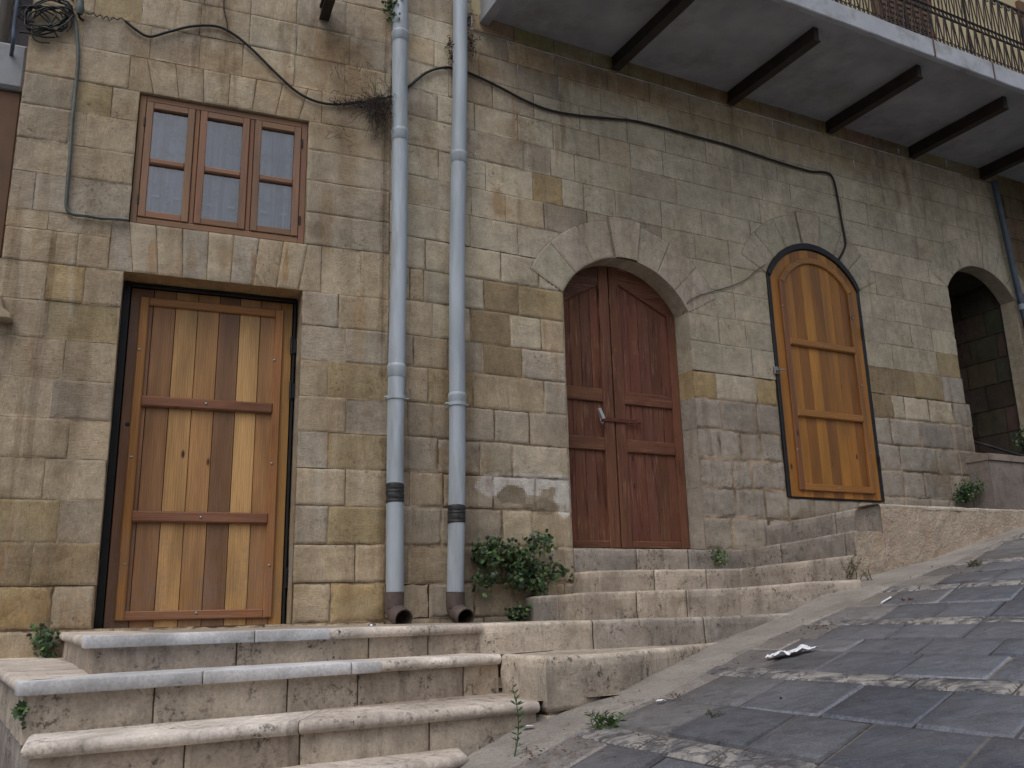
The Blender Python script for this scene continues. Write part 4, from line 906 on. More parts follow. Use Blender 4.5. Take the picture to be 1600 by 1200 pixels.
# ground sheet far around
a = Acc(); S, T = np.meshgrid(np.linspace(-40, 60, 90), np.linspace(-40, 60, 90), indexing='ij'); XY = ST(S, T)
u_, n_ = RFn(XY); Z = street_zn(XY)-.05; Z = np.where(n_ < 1.2, np.minimum(Z, .9), Z); Z = np.clip(Z, -1.5, 6)
a.grid(np.concatenate([XY, Z[..., None]], -1), XY, srgb(78, 78, 80), flip=True)
g = a.build('ground', M_ST); g['kind'] = 'structure'
# cement gutter
inn = np.array([(-1.4, 3.0), (-.9, 2.6), (-.48, 2.42), (-.17, 2.28), (.15, 2.24), (.66, 2.02), (1.31, 1.74), (1.99, 1.52), (2.66, 1.30), (3.4, 1.22), (12, 1.22)])
a = Acc(); uu = np.linspace(-1.3, 11, 420); i_n = np.interp(uu, inn[:, 0], inn[:, 1]); o_n = np.interp(uu, GO[:, 0], GO[:, 1])+.02*vn(np.stack([uu*5, uu*0, uu*0], -1), 2)
T = np.linspace(0, 1, 14); N = i_n[:, None]*(1-T)+o_n[:, None]*T; Uu = np.broadcast_to(uu[:, None], N.shape)
XY = (RF.O[:2]+Uu[..., None]*RF.U[:2]+N[..., None]*RF.N[:2]); P = onst(XY)
P[..., 2] += .008+.016*(1-T)**2-.02*np.exp(-((T-.55)/.2)**2)*0+fbm(P*5, 3, 3)*.008; P[:, -1, 2] -= .03
a.grid(P, XY, (1, 1, 1)); g = a.build('gutter', M_CEM); g['kind'] = 'structure'

# ------------------------------------------------------------------ steps
def off_poly(V, d):
    """offset a plan polyline outward (to its right-hand, street side) with mitred corners"""
    V = np.asarray(V, float); e = np.diff(V, axis=0); e /= np.linalg.norm(e, axis=1)[:, None]; o = np.stack([e[:, 1], -e[:, 0]], 1); out = []
    for i in range(len(V)):
        if i == 0: m = o[0]
        elif i == len(V)-1: m = o[-1]
        else:
            m = o[i-1]+o[i]; m = m/max((m@m)/2, .45)
        out.append(V[i]+m*d)
    return np.array(out)
def sweep(acc, path, zs, prof, tints, jw=.006, res=.022, amp=.003, joint=(.25, .5), mt=srgb(70, 62, 54), seed=0, jlist=None, cap=True):
    path = np.asarray(path, float); zs = np.broadcast_to(np.asarray(zs, float), (len(path),))
    seg = np.linalg.norm(np.diff(path, axis=0), axis=1); Lt = np.concatenate([[0], np.cumsum(seg)])
    js = list(Lt[1:-1]) if jlist is None else list(jlist)
    if jlist is None:
        full = [0]+js+[Lt[-1]]; js = []
        for i in range(len(full)-1):
            s = full[i]+random.uniform(*joint)
            while s < full[i+1]-.12: js.append(s); s += random.uniform(*joint)
    ts = set(np.round(np.arange(0, Lt[-1], res), 5)) | set(Lt); 
    ts = [t for t in ts if all(abs(t-j) > jw*1.8 or t in Lt for j in js)]
    ts = sorted(set(ts) | set(j+k*jw/2 for j in js for k in (-2.2, -1, 1, 2.2) if 0 < j+k*jw/2 < Lt[-1]))
    ts = np.array(ts); rows = []
    si = np.clip(np.searchsorted(Lt, ts, side='right')-1, 0, len(seg)-1); fr = (ts-Lt[si])/seg[si]; z = zs[si]*(1-fr)+zs[si+1]*fr
    for (o, up) in prof:
        V = off_poly(path, o); rows.append(np.concatenate([V[si]*(1-fr)[:, None]+V[si+1]*fr[:, None], (z+up)[:, None]], 1))
    P = np.array(rows).transpose(1, 0, 2)
    hh = np.concatenate([[0], np.cumsum(np.linalg.norm(np.diff(np.array(prof), axis=0), axis=1))])
    dj = np.min(np.abs(ts[:, None]-np.array(js)[None, :]), axis=1) if js else np.full(len(ts), 9.)
    V0, V1 = off_poly(path, 0), off_poly(path, .01); o2 = ((V1-V0)/.01); on = (o2[si]*(1-fr)[:, None]+o2[si+1]*fr[:, None])
    w = fbm(P*[7, 7, 10]+seed, 3, 6)*amp*1.6+fbm(P*30+seed, 3, 8)*amp
    chip = np.clip(fbm(P*11+seed, 3, 12)-.3, 0, 1)*.03
    ins = np.where(dj < jw*.7, -.006, 0)
    P[..., :2] += (w+ins[:, None]-chip)[..., None]*on[:, None, :]; P[..., 2] += fbm(P*6+seed, 2, 15)*amp*.8-chip*.3
    UV = np.stack(np.broadcast_arrays(ts[:, None], hh[None, :]), -1)
    tm = (ts[1:]+ts[:-1])/2; bi = np.searchsorted(js, tm) if js else np.zeros(len(tm), int)
    mids_ = [(a_+b_)/2 for a_, b_ in zip([0]+list(js), list(js)+[Lt[-1]])]; cols_ = [np.array(random.choice(tints(m_) if callable(tints) else tints))*random.uniform(.95, 1.05) for m_ in mids_]
    ft = np.array([[cols_[b]]*(len(prof)-1) for b in bi]); isj = np.array([len(js) and np.min(np.abs(t-np.array(js))) < jw*.45 for t in tm]).astype(bool)
    up_ = np.array([prof[i+1][1] > -.03 for i in range(len(prof)-1)]); lit_wear = 1+.24*up_[None, :, None]*np.clip(.6+fbm(np.stack([tm*6, tm*0, tm*0+seed], -1), 3, 41), 0, 1)[:, None, None]; ft = ft*lit_wear  # top edges painted paler: wear, plus the light rounded edges catch
    ft[isj] = mt; fm = np.zeros(ft.shape[:2]); fm[isj] = .8
    acc.grid(P, UV, (1, 1, 1), facetint=ft, facemort=fm)
    if cap:
        for e, sg in ((0, 1), (-1, -1)):
            V = np.vstack([P[e], [[P[e][-1][0], P[e][-1][1], P[e][0][2]]]]); f = tuple(range(len(V))); acc.quads(V, [f if sg > 0 else f[::-1]], np.stack([V[:, 0]+V[:, 1], V[:, 2]], 1), cols_[e])
    return P
def plainprof(h, r=.022, tr=.05):
    p = [(0, -h)]+[(0, z) for z in np.linspace(-h, -r, max(3, int((h-r)/.022)))[1:]]
    p += [(-r+r*math.cos(t), -r+r*math.sin(t)) for t in np.linspace(0, math.pi/2, 5)[1:]]; p += [(-tr, -.001), (-tr-.02, -.012)]; return p
def riserprof(h, top): return [(0, z) for z in np.linspace(-h, -top, max(3, int((h-top)/.022)))]
def blockprof(h):
    p = plainprof(h); i = max(j for j in range(len(p)) if p[j][1] < -.225 and p[j][0] == 0); return p[:i+1]+[(0, -.222), (-.012, -.219), (-.012, -.209), (0, -.206)]+p[i+2:]
def noseprof(th=.044, out=.026, flat=False):
    if flat: return [(-.01, -th), (out, -th), (out+.002, -th+.002), (out+.002, -.003), (out-.001, 0), (-.06, -.001), (-.30, -.002)]
    r = th/2; return [(-.01, -th)]+[(out-r+r*math.cos(t), -r+r*math.sin(t)) for t in np.linspace(-math.pi/2, math.pi/2, 9)]+[(-.06, -.001), (-.30, -.002)]
def slab(acc, poly, z, tint, n=6):
    poly = np.asarray(poly, float); V = np.concatenate([poly, np.full((len(poly), 1), 0.0)+np.asarray(z, float).reshape(-1, 1)], 1)
    A_ = np.sum(poly[:, 0]*np.roll(poly[:, 1], -1)-np.roll(poly[:, 0], -1)*poly[:, 1])
    f = tuple(range(len(poly))); acc.quads(V, [f if A_ > 0 else f[::-1]], poly, tint)
def LX(u, n): p = LF.W(u, 0, n); return (p[0], p[1])
def RX(u, n): p = RF.W(u, 0, n); return (p[0], p[1])
STC = [srgb(178, 166, 151), srgb(171, 158, 143), srgb(184, 172, 157), srgb(167, 154, 140), srgb(175, 161, 143)]
STG = [srgb(150, 142, 134), srgb(142, 134, 127), srgb(157, 148, 139), srgb(160, 149, 138)]
NOSE = [srgb(198, 188, 178), srgb(190, 179, 169), srgb(204, 195, 186)]; WHITE = [srgb(186, 186, 188)]
random.seed(5)
z1, z2, z3, z4 = 1.655, 1.525, 1.365, 1.225
stL = empty('stone_steps', 'wide pale stone steps with rounded nosings below the plank door', 'steps', tuple(LX(-.8, 2.0))+(1.2,))
def part(acc, name, mat, parent, label=None):
    o = acc.build(name, mat); o.parent = parent
    if parent.type == 'EMPTY': o.matrix_parent_inverse = Matrix.Translation(-parent.location)
    if label: o['label'] = label
    return o
def plan_px(x, y, z): d_ = ray(x, y); t_ = (z-1.7)/d_[2]; return tuple((EYE+t_*d_)[:2])
B0 = plan_px(750, 1019, z2); Bc = plan_px(787, 1018, z2)
M_MARB = stone_mat('white_marble', tool=0, stain=.0, dark=.25, rough=.6, white=.0, big=3.5, bump=.3)
def lstep(path, z, h, tread_to, flat_to=None, nosetint=NOSE, jl=None, back=None):
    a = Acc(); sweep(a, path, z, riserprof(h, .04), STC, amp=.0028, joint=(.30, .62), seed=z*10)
    slab(a, list(off_poly(path, -.02))+list(back), z-.004, STC[3]); s = part(a, 'step', M_STEP, stL)
    path = np.asarray(path, float); seg = np.linalg.norm(np.diff(path, axis=0), axis=1); L = seg.sum()
    a = Acc()
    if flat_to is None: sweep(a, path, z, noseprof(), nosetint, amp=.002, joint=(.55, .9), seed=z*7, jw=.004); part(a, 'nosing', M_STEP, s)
    else:
        c = path[1]; e = path[2]-path[1]; e /= np.linalg.norm(e); m = c+e*flat_to
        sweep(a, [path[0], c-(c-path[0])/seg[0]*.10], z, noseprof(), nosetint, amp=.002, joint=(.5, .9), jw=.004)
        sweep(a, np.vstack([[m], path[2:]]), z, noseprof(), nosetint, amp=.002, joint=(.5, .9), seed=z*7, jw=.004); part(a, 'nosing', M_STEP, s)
        a = Acc(); sweep(a, [c-(c-path[0])/seg[0]*.098, c, m-e*.002], z+.001, noseprof(flat=True), WHITE, amp=.0006, joint=(.55, .62), jw=.003); part(a, 'nosing', M_MARB, s, 'flat new white marble nosing')
    return s
wl_, wr_ = LX(-2.3, -.02), LX(0.05, -.02)
lstep([LX(-1.83, .0), LX(-1.60, 2.09), B0], z1, .17, None, flat_to=.93, back=[LX(0.35, 1.2), LX(.3, -.02), LX(-.58, -.02), LX(-.58, -.3), LX(-1.69, -.3), LX(-1.69, -.02)])
lstep([LX(-2.20, .0), LX(-1.765, 2.42), plan_px(779, 1081, z3)], z2, .19, None, flat_to=1.28, back=[LX(.6, 1.5), LX(.3, .5), LX(-2.0, .0)])
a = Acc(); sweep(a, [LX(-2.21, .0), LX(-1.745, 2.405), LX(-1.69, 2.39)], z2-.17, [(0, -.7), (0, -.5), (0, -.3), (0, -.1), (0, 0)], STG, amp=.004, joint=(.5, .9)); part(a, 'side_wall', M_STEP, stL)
lstep([LX(-1.73, 2.28), LX(-1.715, 2.66), plan_px(839, 1150, z4+.01)], z3, .19, None, back=[LX(.9, 2.2), LX(.8, 1.5), LX(-.3, 1.7)])
lstep([LX(-1.9, 3.05), LX(-.62, 2.68), LX(-.44, 2.62), LX(-.36, 2.54), LX(-.33, 2.36)], z4, .3, None, back=[LX(-.3, 2.0), LX(-1.6, 2.4)])

stR = empty('stone_steps', 'worn winding stone steps climbing to the red double door', 'steps', tuple(RX(1.2, 1.3))+(1.3,))
def pxn(x, y, n): u, z = RF.P(x, y, n); return RX(u, n), z
def seg_tint(n_len): return lambda t: STC if t < n_len else STG
def plen(P_, k_): P_ = np.asarray(P_, float); return float(np.linalg.norm(np.diff(P_[:k_+1], axis=0), axis=1).sum())
def rstep(path, zs, h, tints, nm='step', fill=None, r=.02, joint=(.3, .6), amp=.0045):
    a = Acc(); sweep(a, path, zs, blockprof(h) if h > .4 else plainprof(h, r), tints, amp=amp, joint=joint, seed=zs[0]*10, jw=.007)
    V = np.asarray(path, float); zz = list(np.asarray(zs)-.010)
    q = list(off_poly(V, -.055))+list(fill[0]); slab(a, q, zz+list(fill[1]), STC[0])
    return part(a, nm, M_STEP, stR)
# A and B: lowest pair, running out into the slope
pA = [plan_px(783, 1022, z2), RX(-.166, 2.354), RX(.265, 2.246), RX(.85, 1.94), RX(1.30, 1.72), RX(1.62, 1.52)]
rstep(pA, [z2+.002]*6, .42, STC, fill=([RX(1.5, 1.0), RX(.0, 1.0), RX(-.3, 1.5)], [z2-.006]*3), joint=(.32, .6))
pB = [B0, Bc, RX(.82, 1.62), RX(1.5, 1.56), RX(1.95, 1.62)]
rstep(pB, [1.656, 1.656, 1.658, 1.66, 1.668], .25, seg_tint(plen(pB, 1)+.85), fill=([RX(2.1, .8), RX(.9, .5), RX(.1, .6)], [1.65]*3))
(c0, cz0), (c1, cz1), (c2, cz2), (c3, cz3), (c4, cz4) = pxn(820, 935, .02), pxn(910, 926, .9), pxn(1157, 918, .9), pxn(1262, 909, 1.38), pxn(1345, 905, 1.55)
rstep([c0, c1, c2, c3, c4], [cz1-.005, cz1, cz2, cz3, cz3+.005], .26, lambda t, a_=plen([c0, c1, c2], 1), b_=plen([c0, c1, c2], 2): STG if t < a_-.1 or t > b_ else STC, fill=([RX(2.7, 1.2), RX(2.6, .3), RX(1.2, .02)], [1.80]*3))
(c0, cz0), (c1, cz1), (c2, cz2), (c3, cz3), (c4, cz4) = pxn(895, 898, .02), pxn(935, 891, .35), pxn(1157, 888, .35), pxn(1237, 878, .85), pxn(1333, 867, 1.268)
rstep([c0, c1, c2, c3, c4], [cz1, cz1, cz2, cz3, cz4], .26, lambda t, a_=plen([c0, c1, c2], 1), b_=plen([c0, c1, c2], 2): STG if t < a_-.05 or t > b_ else STC, fill=([RX(2.9, 1.28), RX(2.9, .02), RX(1.5, .02)], [1.98]*3))
zD = cz4
(c0, cz0), (c1, cz1), (c2, cz2), (c3, cz3) = pxn(897, 857, .02), pxn(1157, 859, .025), pxn(1245, 845, .62), pxn(1336, 828, 1.268)
rstep([c0, c1, c2, c3], [cz0, cz1, cz2, cz3], .26, STG, fill=([RX(3.2, 1.28), RX(3.3, -.04)], [cz3-.01, cz2-.01]))
zE = cz3
a = Acc(); slab(a, [RX(1.40, .0), RX(2.60, .0), RX(2.60, -.34), RX(1.40, -.34)], 2.148, STG[0]); part(a, 'door_sill', M_STEP, stR)
(c0, cz0), (c1, cz1) = pxn(1196, 821, .02), pxn(1376, 787, 1.268)
rstep([c0, c1], [cz0, cz1], .26, STG, fill=([RX(5.0, 1.29), RX(5.0, .02)], [2.35]*2), joint=(.5, .8))
# rendered retaining wall with the platform on top
ret = empty('retaining_wall', 'rendered buff retaining wall with ochre stains beside the winding steps', 'retaining wall', tuple(RX(4, 1.2))+(1.8,))
a = Acc(); uF, uE, uD = RF.P(1377, 787, 1.29)[0], RF.P(1337, 828, 1.285)[0], RF.P(1334, 867, 1.285)[0]
zt = cz1-.002
def topz(u): u = u+.016; return np.where(u > uF, zt+(u-uF)*.004, np.where(u > uE, zE+.004, zD+.004))
U_ = np.unique(np.concatenate([np.linspace(uD-.015, 10, 330), [uE-.017, uE-.015, uF-.017, uF-.015]])); V_ = np.linspace(0, 1, 30); UU, VV = np.meshgrid(U_, V_, indexing='ij')
ZT = topz(UU)-.012; Z = 1.4+(ZT-1.4)*VV; up_ = np.stack([UU*3, Z*3, UU*0], -1)
P = RF.W(UU, Z, 1.285+fbm(up_*1.2, 4, 3)*.014+fbm(up_*6, 3, 5)*.004)
a.grid(P, np.stack([UU, Z], -1), (1, 1, 1), facetint=np.broadcast_to(np.array(srgb(180, 164, 146)), (len(U_)-1, len(V_)-1, 3)))
rw = part(a, 'face', None, ret) if False else None
def render_mat():
    m, nt, b = nodes('stained_render'); k = NB(nt); ps = k.pos(); t = k.attr('tint')
    c = k.mix(1.0, t, k.gray(k.ramp(k.noise(ps, 3, 5, .6), .3, .7, .82, 1.14)), 'MULTIPLY'); c = k.mix(1.0, c, k.gray(k.ramp(k.noise(ps, 60, 3, .6), .3, .7, .84, 1.12)), 'MULTIPLY')
    sx = k.new('ShaderNodeSeparateXYZ'); k.link(ps, sx.inputs[0])
    och = k.math('MULTIPLY', k.ramp(k.noise(k.map(ps, (1, 1, .35)), 3.2, 4, .6), .56, .68), k.ramp(sx.outputs['Z'], 1.95, 2.3)); c = k.mix(k.math('MULTIPLY', och, .65), c, srgb(176, 126, 66))
    pink = k.ramp(k.noise(ps, 5, 4, .6), .52, .66); c = k.mix(k.math('MULTIPLY', pink, .35), c, srgb(160, 128, 112))
    gr = k.ramp(k.noise(ps, 7, 5, .7), .54, .68); c = k.mix(k.math('MULTIPLY', gr, .4), c, srgb(110, 102, 94))
    pit = k.ramp(k.vor(ps, 60), .06, .2, 1, 0); c = k.mix(k.math('MULTIPLY', k.math('MULTIPLY', pit, k.ramp(k.noise(ps, 8, 2), .45, .55)), .4), c, srgb(90, 74, 60))
    nt.links.new(c, b.inputs['Base Color']); b.inputs['Roughness'].default_value = .92
    h = k.bump(k.noise(ps, 60, 4, .65), .8, .012); h = k.bump(k.noise(ps, 14, 4, .6), .6, .03, h); nt.links.new(h, b.inputs['Normal']); return m
M_REN = render_mat()
part(a, 'face', M_REN, ret)
a = Acc(); uu = np.linspace(uF-.012, 10, 340)
P = np.array([RF.W(uu, zt+(uu-uF)*.004+dz+fbm(np.stack([uu*7, uu*0+i, uu*0], -1), 3, 9)*.006, 1.285+dn_) for i, (dn_, dz) in enumerate(((.0, -.03), (.004, -.014), (-.008, -.001), (-.05, .002), (-.16, .0), (-.25, -.001)))]).transpose(1, 0, 2)
a.grid(P, np.stack(np.broadcast_arrays(uu[:, None], np.arange(6)[None, :]*.05), -1), srgb(188, 176, 160)); part(a, 'coping', M_REN, ret)
# higher block of the flight that enters the right-hand arch
par_ = empty('parapet', 'mauve-grey rendered parapet at the foot of the right-hand arch', 'parapet wall', tuple(RX(6.6, .1))+(2.3,))
a = Acc(); un, zn = RF.P(1519, 701, .03); u2, z2_ = RF.P(1600, 716, .10)
sl = .0
for (nA, nB, uA, uB, zA, zB, nm, tn) in ((.0, .22, RF.P(1510, 716, .0)[0], 11.0, 2.3, None, 'body', srgb(134, 123, 116)), (.0, .235, RF.P(1510, 716, .0)[0]-.01, 11.0, None, None, 'coping', srgb(146, 132, 122))):
    a = Acc(); zc0 = RF.P(1519, 706, .22)[1]; zc1 = zc0-.012
    def ztop(u): return zc0-.0*(u-uA)
    if nm == 'body': Z0 = lambda u: np.full(np.shape(u), 2.3); Z1 = lambda u: ztop(u)-.06
    else: Z0 = lambda u: ztop(u)-.062; Z1 = lambda u: ztop(u)
    U_ = np.linspace(uA, uB, 150); V_ = np.linspace(0, 1, 20); UU, VV = np.meshgrid(U_, V_, indexing='ij'); Z = Z0(UU)*(1-VV)+Z1(UU)*VV
    a.grid(RF.W(UU, Z, nB+fbm(np.stack([UU*4, Z*4, UU*0], -1), 4, 2)*.006), np.stack([UU, Z], -1), tn)
    NN = np.linspace(nA, nB, 6); a.grid(RF.W(np.full((6, 20), uA), (Z0(np.array(uA))*(1-V_)+Z1(np.array(uA))*V_)[None, :], NN[:, None]), np.stack(np.broadcast_arrays(NN[:, None], V_[None, :]), -1), tn)
    a.grid(RF.W(U_[:, None], ztop(U_)[:, None], np.array([nB, nA])[None, :]), np.stack(np.broadcast_arrays(U_[:, None], np.array([nB, nA])[None, :]), -1), tn)
    part(a, nm, M_PLAST, par_)

# ------------------------------------------------------------------ drainpipes
def drainpipe(x0, xb, fr, label, tape_y, coll, clamps, top=8.2, r=.056):
    pts = [fr.P(x0, 0, .1), fr.P(xb, 925, .1)]; (ua, za), (ub, zb) = pts
    root = empty('drainpipe', label, 'drainpipe', tuple(fr.W(ub, zb, .1)), group='grey drainpipes running down the facade')
    U = lambda z: ub+(ua-ub)*(z-zb)/(za-zb)
    wz = lambda z: .006*math.sin(z*2.1+x0)
    Zp = lambda y: fr.P(x0+(xb-x0)*y/925, y, .15)[1]
    a = Acc(); zs = np.linspace(zb, top, 60); tube(a, [fr.W(U(z)+wz(z), z, .1) for z in zs], r, (1, 1, 1), 28)
    part(a, 'pipe', M_PIPE, root)
    for y in coll:
        z = Zp(y); a = Acc(); pr = [(z-.075, r+.0005), (z-.07, r+.005), (z-.02, r+.005), (z-.01, r+.0075), (z+.005, r+.0075), (z+.012, r+.004), (z+.016, r+.0005)]
        A_ = np.linspace(0, 2*math.pi, 29); P = np.array([[fr.W(U(z)+wz(z)+q*math.cos(t), zz, .1+q*math.sin(t)) for t in A_] for zz, q in pr]); a.grid(P, np.zeros(P.shape[:2]+(2,)), (1, 1, 1)); part(a, 'socket', M_PIPE, root)
    for y in clamps:
        z = Zp(y); a = Acc(); A_ = np.linspace(0, 2*math.pi, 29); P = np.array([[fr.W(U(z)+wz(z)+q*math.cos(t), zz, .1+q*math.sin(t)) for t in A_] for zz, q in ((z-.012, r), (z-.012, r+.007), (z+.012, r+.007), (z+.012, r))]); a.grid(P, np.zeros(P.shape[:2]+(2,)), (1, 1, 1), smooth=False)
        for sg in (-1, 1): tube(a, [fr.W(U(z)+sg*(r+.0), z, .1), fr.W(U(z)+sg*(r+.03), z, .1)], .008, (1, 1, 1), 6, caps=True)
        tube(a, [fr.W(U(z), z, .05), fr.W(U(z), z, -.02)], .007, (1, 1, 1), 6); part(a, 'clamp', M_PIPE, root)
    zt0, zt1 = Zp(tape_y[1]), Zp(tape_y[0]); a = Acc(); A_ = np.linspace(0, 2*math.pi, 29); rows = []
    for i, zz in enumerate(np.linspace(zt0, zt1, 13)): rows.append([fr.W(U(zz)+wz(zz)+(r+.002+.0015*((i*7) % 3))*math.cos(t), zz+.006*math.sin(t+i), .1+(r+.002+.0015*((i*5) % 3))*math.sin(t)) for t in A_])
    P = np.array(rows); a.grid(P, np.zeros(P.shape[:2]+(2,)), (1, 1, 1), smooth=False); part(a, 'tape_band', M_TAPE, root)
    # elbow (shoe)
    e0 = Zp(925)
    c = [fr.W(U(zb)+.0, e0+.0, .1), fr.W(U(zb), e0-.085, .1), fr.W(U(zb)+.004, e0-.115, .108), fr.W(U(zb)+.012, e0-.145, .150), fr.W(U(zb)+.02, e0-.165, .215)]
    a = Acc(); pp = tube(a, c, [r+.005, r+.005, r+.004, r+.005, r+.006], (1, 1, 1), 28, res=5); tube(a, pp[::-1], r-.001, (.2, .2, .2), 28)
    d_ = pp[-1]-pp[-2]; d_ /= np.linalg.norm(d_); x_ = np.cross(d_, [0, 0, 1.0]); x_ /= np.linalg.norm(x_); y_ = np.cross(d_, x_); A_ = np.linspace(0, 2*math.pi, 29)
    P = np.array([pp[-1]+q*(np.cos(A_)[:, None]*x_+np.sin(A_)[:, None]*y_) for q in (r+.006, r-.001)]); a.grid(P, np.zeros(P.shape[:2]+(2,)), (1, 1, 1))
    part(a, 'elbow', M_PIPED, root); return root
drainpipe(627, 616.3, RF, 'grey drainpipe nearer the square door, dead weeds caught behind it', (755, 785), (46, 200, 570), (619,))
drainpipe(718.5, 711.5, RF, 'grey drainpipe nearer the red double door, its black tape set lower', (789, 817), (236, 615), (629,))
# blue-grey pipe at the right-hand corner
a = Acc(); cor = [RF.P(x, y, .06) for x, y in ((1553, 283), (1568, 352), (1583, 420), (1597, 480), (1606, 520))]
root = empty('drainpipe', 'slim blue-grey drainpipe at the far right corner of the house', 'drainpipe', tuple(RF.W(cor[-1][0], 3.2, .06)))
u_c = UEND+.0
pts = [RF.W(u, z, .06) for u, z in cor]+[RF.W(cor[-1][0]+.02, 3.2, .06)]
tube(a, pts, .032, (1, 1, 1), 14, res=4); part(a, 'pipe', M_BLUE, root)
a = Acc(); u, z = cor[3]; tube(a, [RF.W(u-.002, z+.03, .06), RF.W(u, z-.03, .06)], .039, (1, 1, 1), 14, caps=True); part(a, 'clamp', M_PIPE, root)

# ------------------------------------------------------------------ cables
def cable(name, label, cat, fr, px, n, r, mat, res=6, seg=8, frs=None):
    pts = []
    for i, q in enumerate(px):
        f = frs[i] if frs else fr; u, z = f.P(q[0], q[1], q[2] if len(q) > 2 else n); pts.append(f.W(u, z, q[2] if len(q) > 2 else n))
    a = Acc(); tube(a, pts, r, (1, 1, 1), seg, res=res); return tag(a.build(name, mat), label, cat)
cable('conduit', 'grey-green cable conduit dropping to the lower left corner of the window', 'cable', LF, ((94, -20), (104, 8), (115, 24), (119, 45), (122, 80), (121, 110), (117, 150), (113, 190), (110, 235), (107, 275), (104, 310), (105, 327), (115, 335), (135, 337), (158, 341), (180, 342), (201, 343.5)), .022, .0115, M_COND)
cable('cable', 'black cable sagging along the wall from the upper left corner to the first drainpipe', 'cable', LF, ((196, 33), (212, 46), (233, 57), (262, 50), (300, 41), (338, 41), (366, 54), (396, 79), (430, 113), (462, 142), (490, 157), (520, 163), (552, 161), (585, 156), (603, 153)), .02, .0095, M_CABLE)
cable('cable', 'black cable between the drainpipes, over the arches and down to the arched plank door', 'cable', RF, ((605, 152), (622, 147, .022), (640, 134), (665, 114), (690, 106), (712, 107, .022), (738, 116), (780, 136), (820, 157), (858, 172), (900, 180), (950, 185), (990, 189), (1030, 198), (1085, 213), (1140, 228), (1200, 248), (1245, 262), (1268, 268), (1292, 270), (1302, 280), (1309, 310), (1315, 345), (1321, 378), (1318, 392), (1311, 405)), .02, .0105, M_CABLE)
cable('wire', 'thin pale wire strung between the two arched doors', 'wire', RF, ((1196, 413, .02), (1180, 424), (1165, 437), (1145, 446), (1115, 455), (1092, 462), (1076, 471), (1070, 484, -.03), (1066, 492, -.08)), .012, .004, M_COND)
cable('wire', 'thin dark wire hanging down to the sagging cable above the window', 'wire', LF, ((350, -8), (350, 14), (354, 32), (356, 47)), .012, .004, M_CABLE)
cable('wire', 'kinked black wire running from the bracket to the sagging cable', 'wire', LF, ((135, 20), (141, 23), (146, 20), (151, 26), (157, 23), (161, 29), (167, 25), (171, 32), (177, 27), (183, 31), (189, 28), (197, 34)), .012, .0035, M_CABLE, res=3)
cable('cable', 'black cable lying along the top of the parapet under the right-hand arch', 'cable', RF, ((1519, 690, -.05), (1540, 695, .1), (1565, 703, .16), (1590, 710, .18), (1610, 716, .18)), .1, .012, M_CABLE)
cable('cable', 'blue-grey cable hanging off the far left corner of the wall', 'cable', LF, ((30, -20, .05), (22, 40, .05), (20, 70, .03), (14, 110, -.2), (12, 150, -.2), (3, 230, -.2), (-10, 300, -.2)), .02, .012, M_BLUE)
# coil of spare cable
a = Acc(); random.seed(3)
for i in range(11):
    cx_, cy_ = random.uniform(48, 82), random.uniform(22, 40); rx, ry = random.uniform(22, 42), random.uniform(12, 26); ph = random.uniform(0, 6); tl = random.uniform(-.4, .4); pts = []
    for t in np.linspace(0, random.uniform(3.5, 6.4), 13):
        x = rx*math.cos(t+ph)*(1+.12*math.sin(3*t)); y = ry*math.sin(t+ph); X, Y = cx_+x*math.cos(tl)-y*math.sin(tl), cy_+x*math.sin(tl)+y*math.cos(tl)
        u, z = LF.P(X, Y, .03); pts.append(LF.W(u, z, .025+.03*random.random()))
    tube(a, pts, .0055, (1, 1, 1), 6, res=4)
for px in (((28, -10), (34, 8), (52, 12), (70, 22), (78, 34), (72, 46), (58, 52)), ((60, 20), (80, 40), (90, 58), (84, 48), (74, 30)), ((30, 50), (46, 52), (60, 55), (72, 58), (86, 58))):
    tube(a, [LF.W(*LF.P(x, y, .04), .04) for x, y in px], .006, (1, 1, 1), 6, res=4)
tag(a.build('cable_coil', M_CABLE), 'tangled coil of black cable hanging at the top left corner of the wall', 'cable')
br = empty('cable_bracket', 'small dark metal bracket with an insulator beside the cable coil', 'bracket', tuple(LF.W(*LF.P(125, 20), 0)))
a = Acc(); u, z = LF.P(125, 14, .04); tube(a, [LF.W(u, z+.05, .06), LF.W(u, z-.045, .05)], [.022, .026, .02, .03, .03, .018], (1, 1, 1), 12, caps=True, res=3); part(a, 'insulator', M_COND, br)
a = Acc(); tube(a, [LF.W(u-.06, z+.09, 0), LF.W(u-.02, z+.05, .06), LF.W(u, z-.06, .05), LF.W(u+.02, z-.05, 0)], .008, (1, 1, 1), 8, res=4); part(a, 'hook', M_RAIL, br)

# stub of a steel joist at the top
a = Acc(); uu, zz_ = LF.P(506, 32, 0); h = .10
for (a0, a1, z0, z1_) in ((-.035, .035, zz_, zz_+.012), (-.006, .010, zz_+.011, zz_+h), (-.035, .035, zz_+h, zz_+h+.012)):
    V = [LF.W(uu+x, z, n) for n in (-.02, .62) for (x, z) in ((a0, z0), (a1, z0), (a1, z1_), (a0, z1_))]
    a.quads(np.array(V), [(0, 1, 5, 4), (1, 2, 6, 5), (2, 3, 7, 6), (3, 0, 4, 7), (4, 5, 6, 7)], [(0, 0), (.1, 0), (.1, .1), (0, .1)]*2, (1, 1, 1))
tag(a.build('steel_joist', M_BEAM), 'short dark steel joist jutting from the wall above the first drainpipe', 'joist')

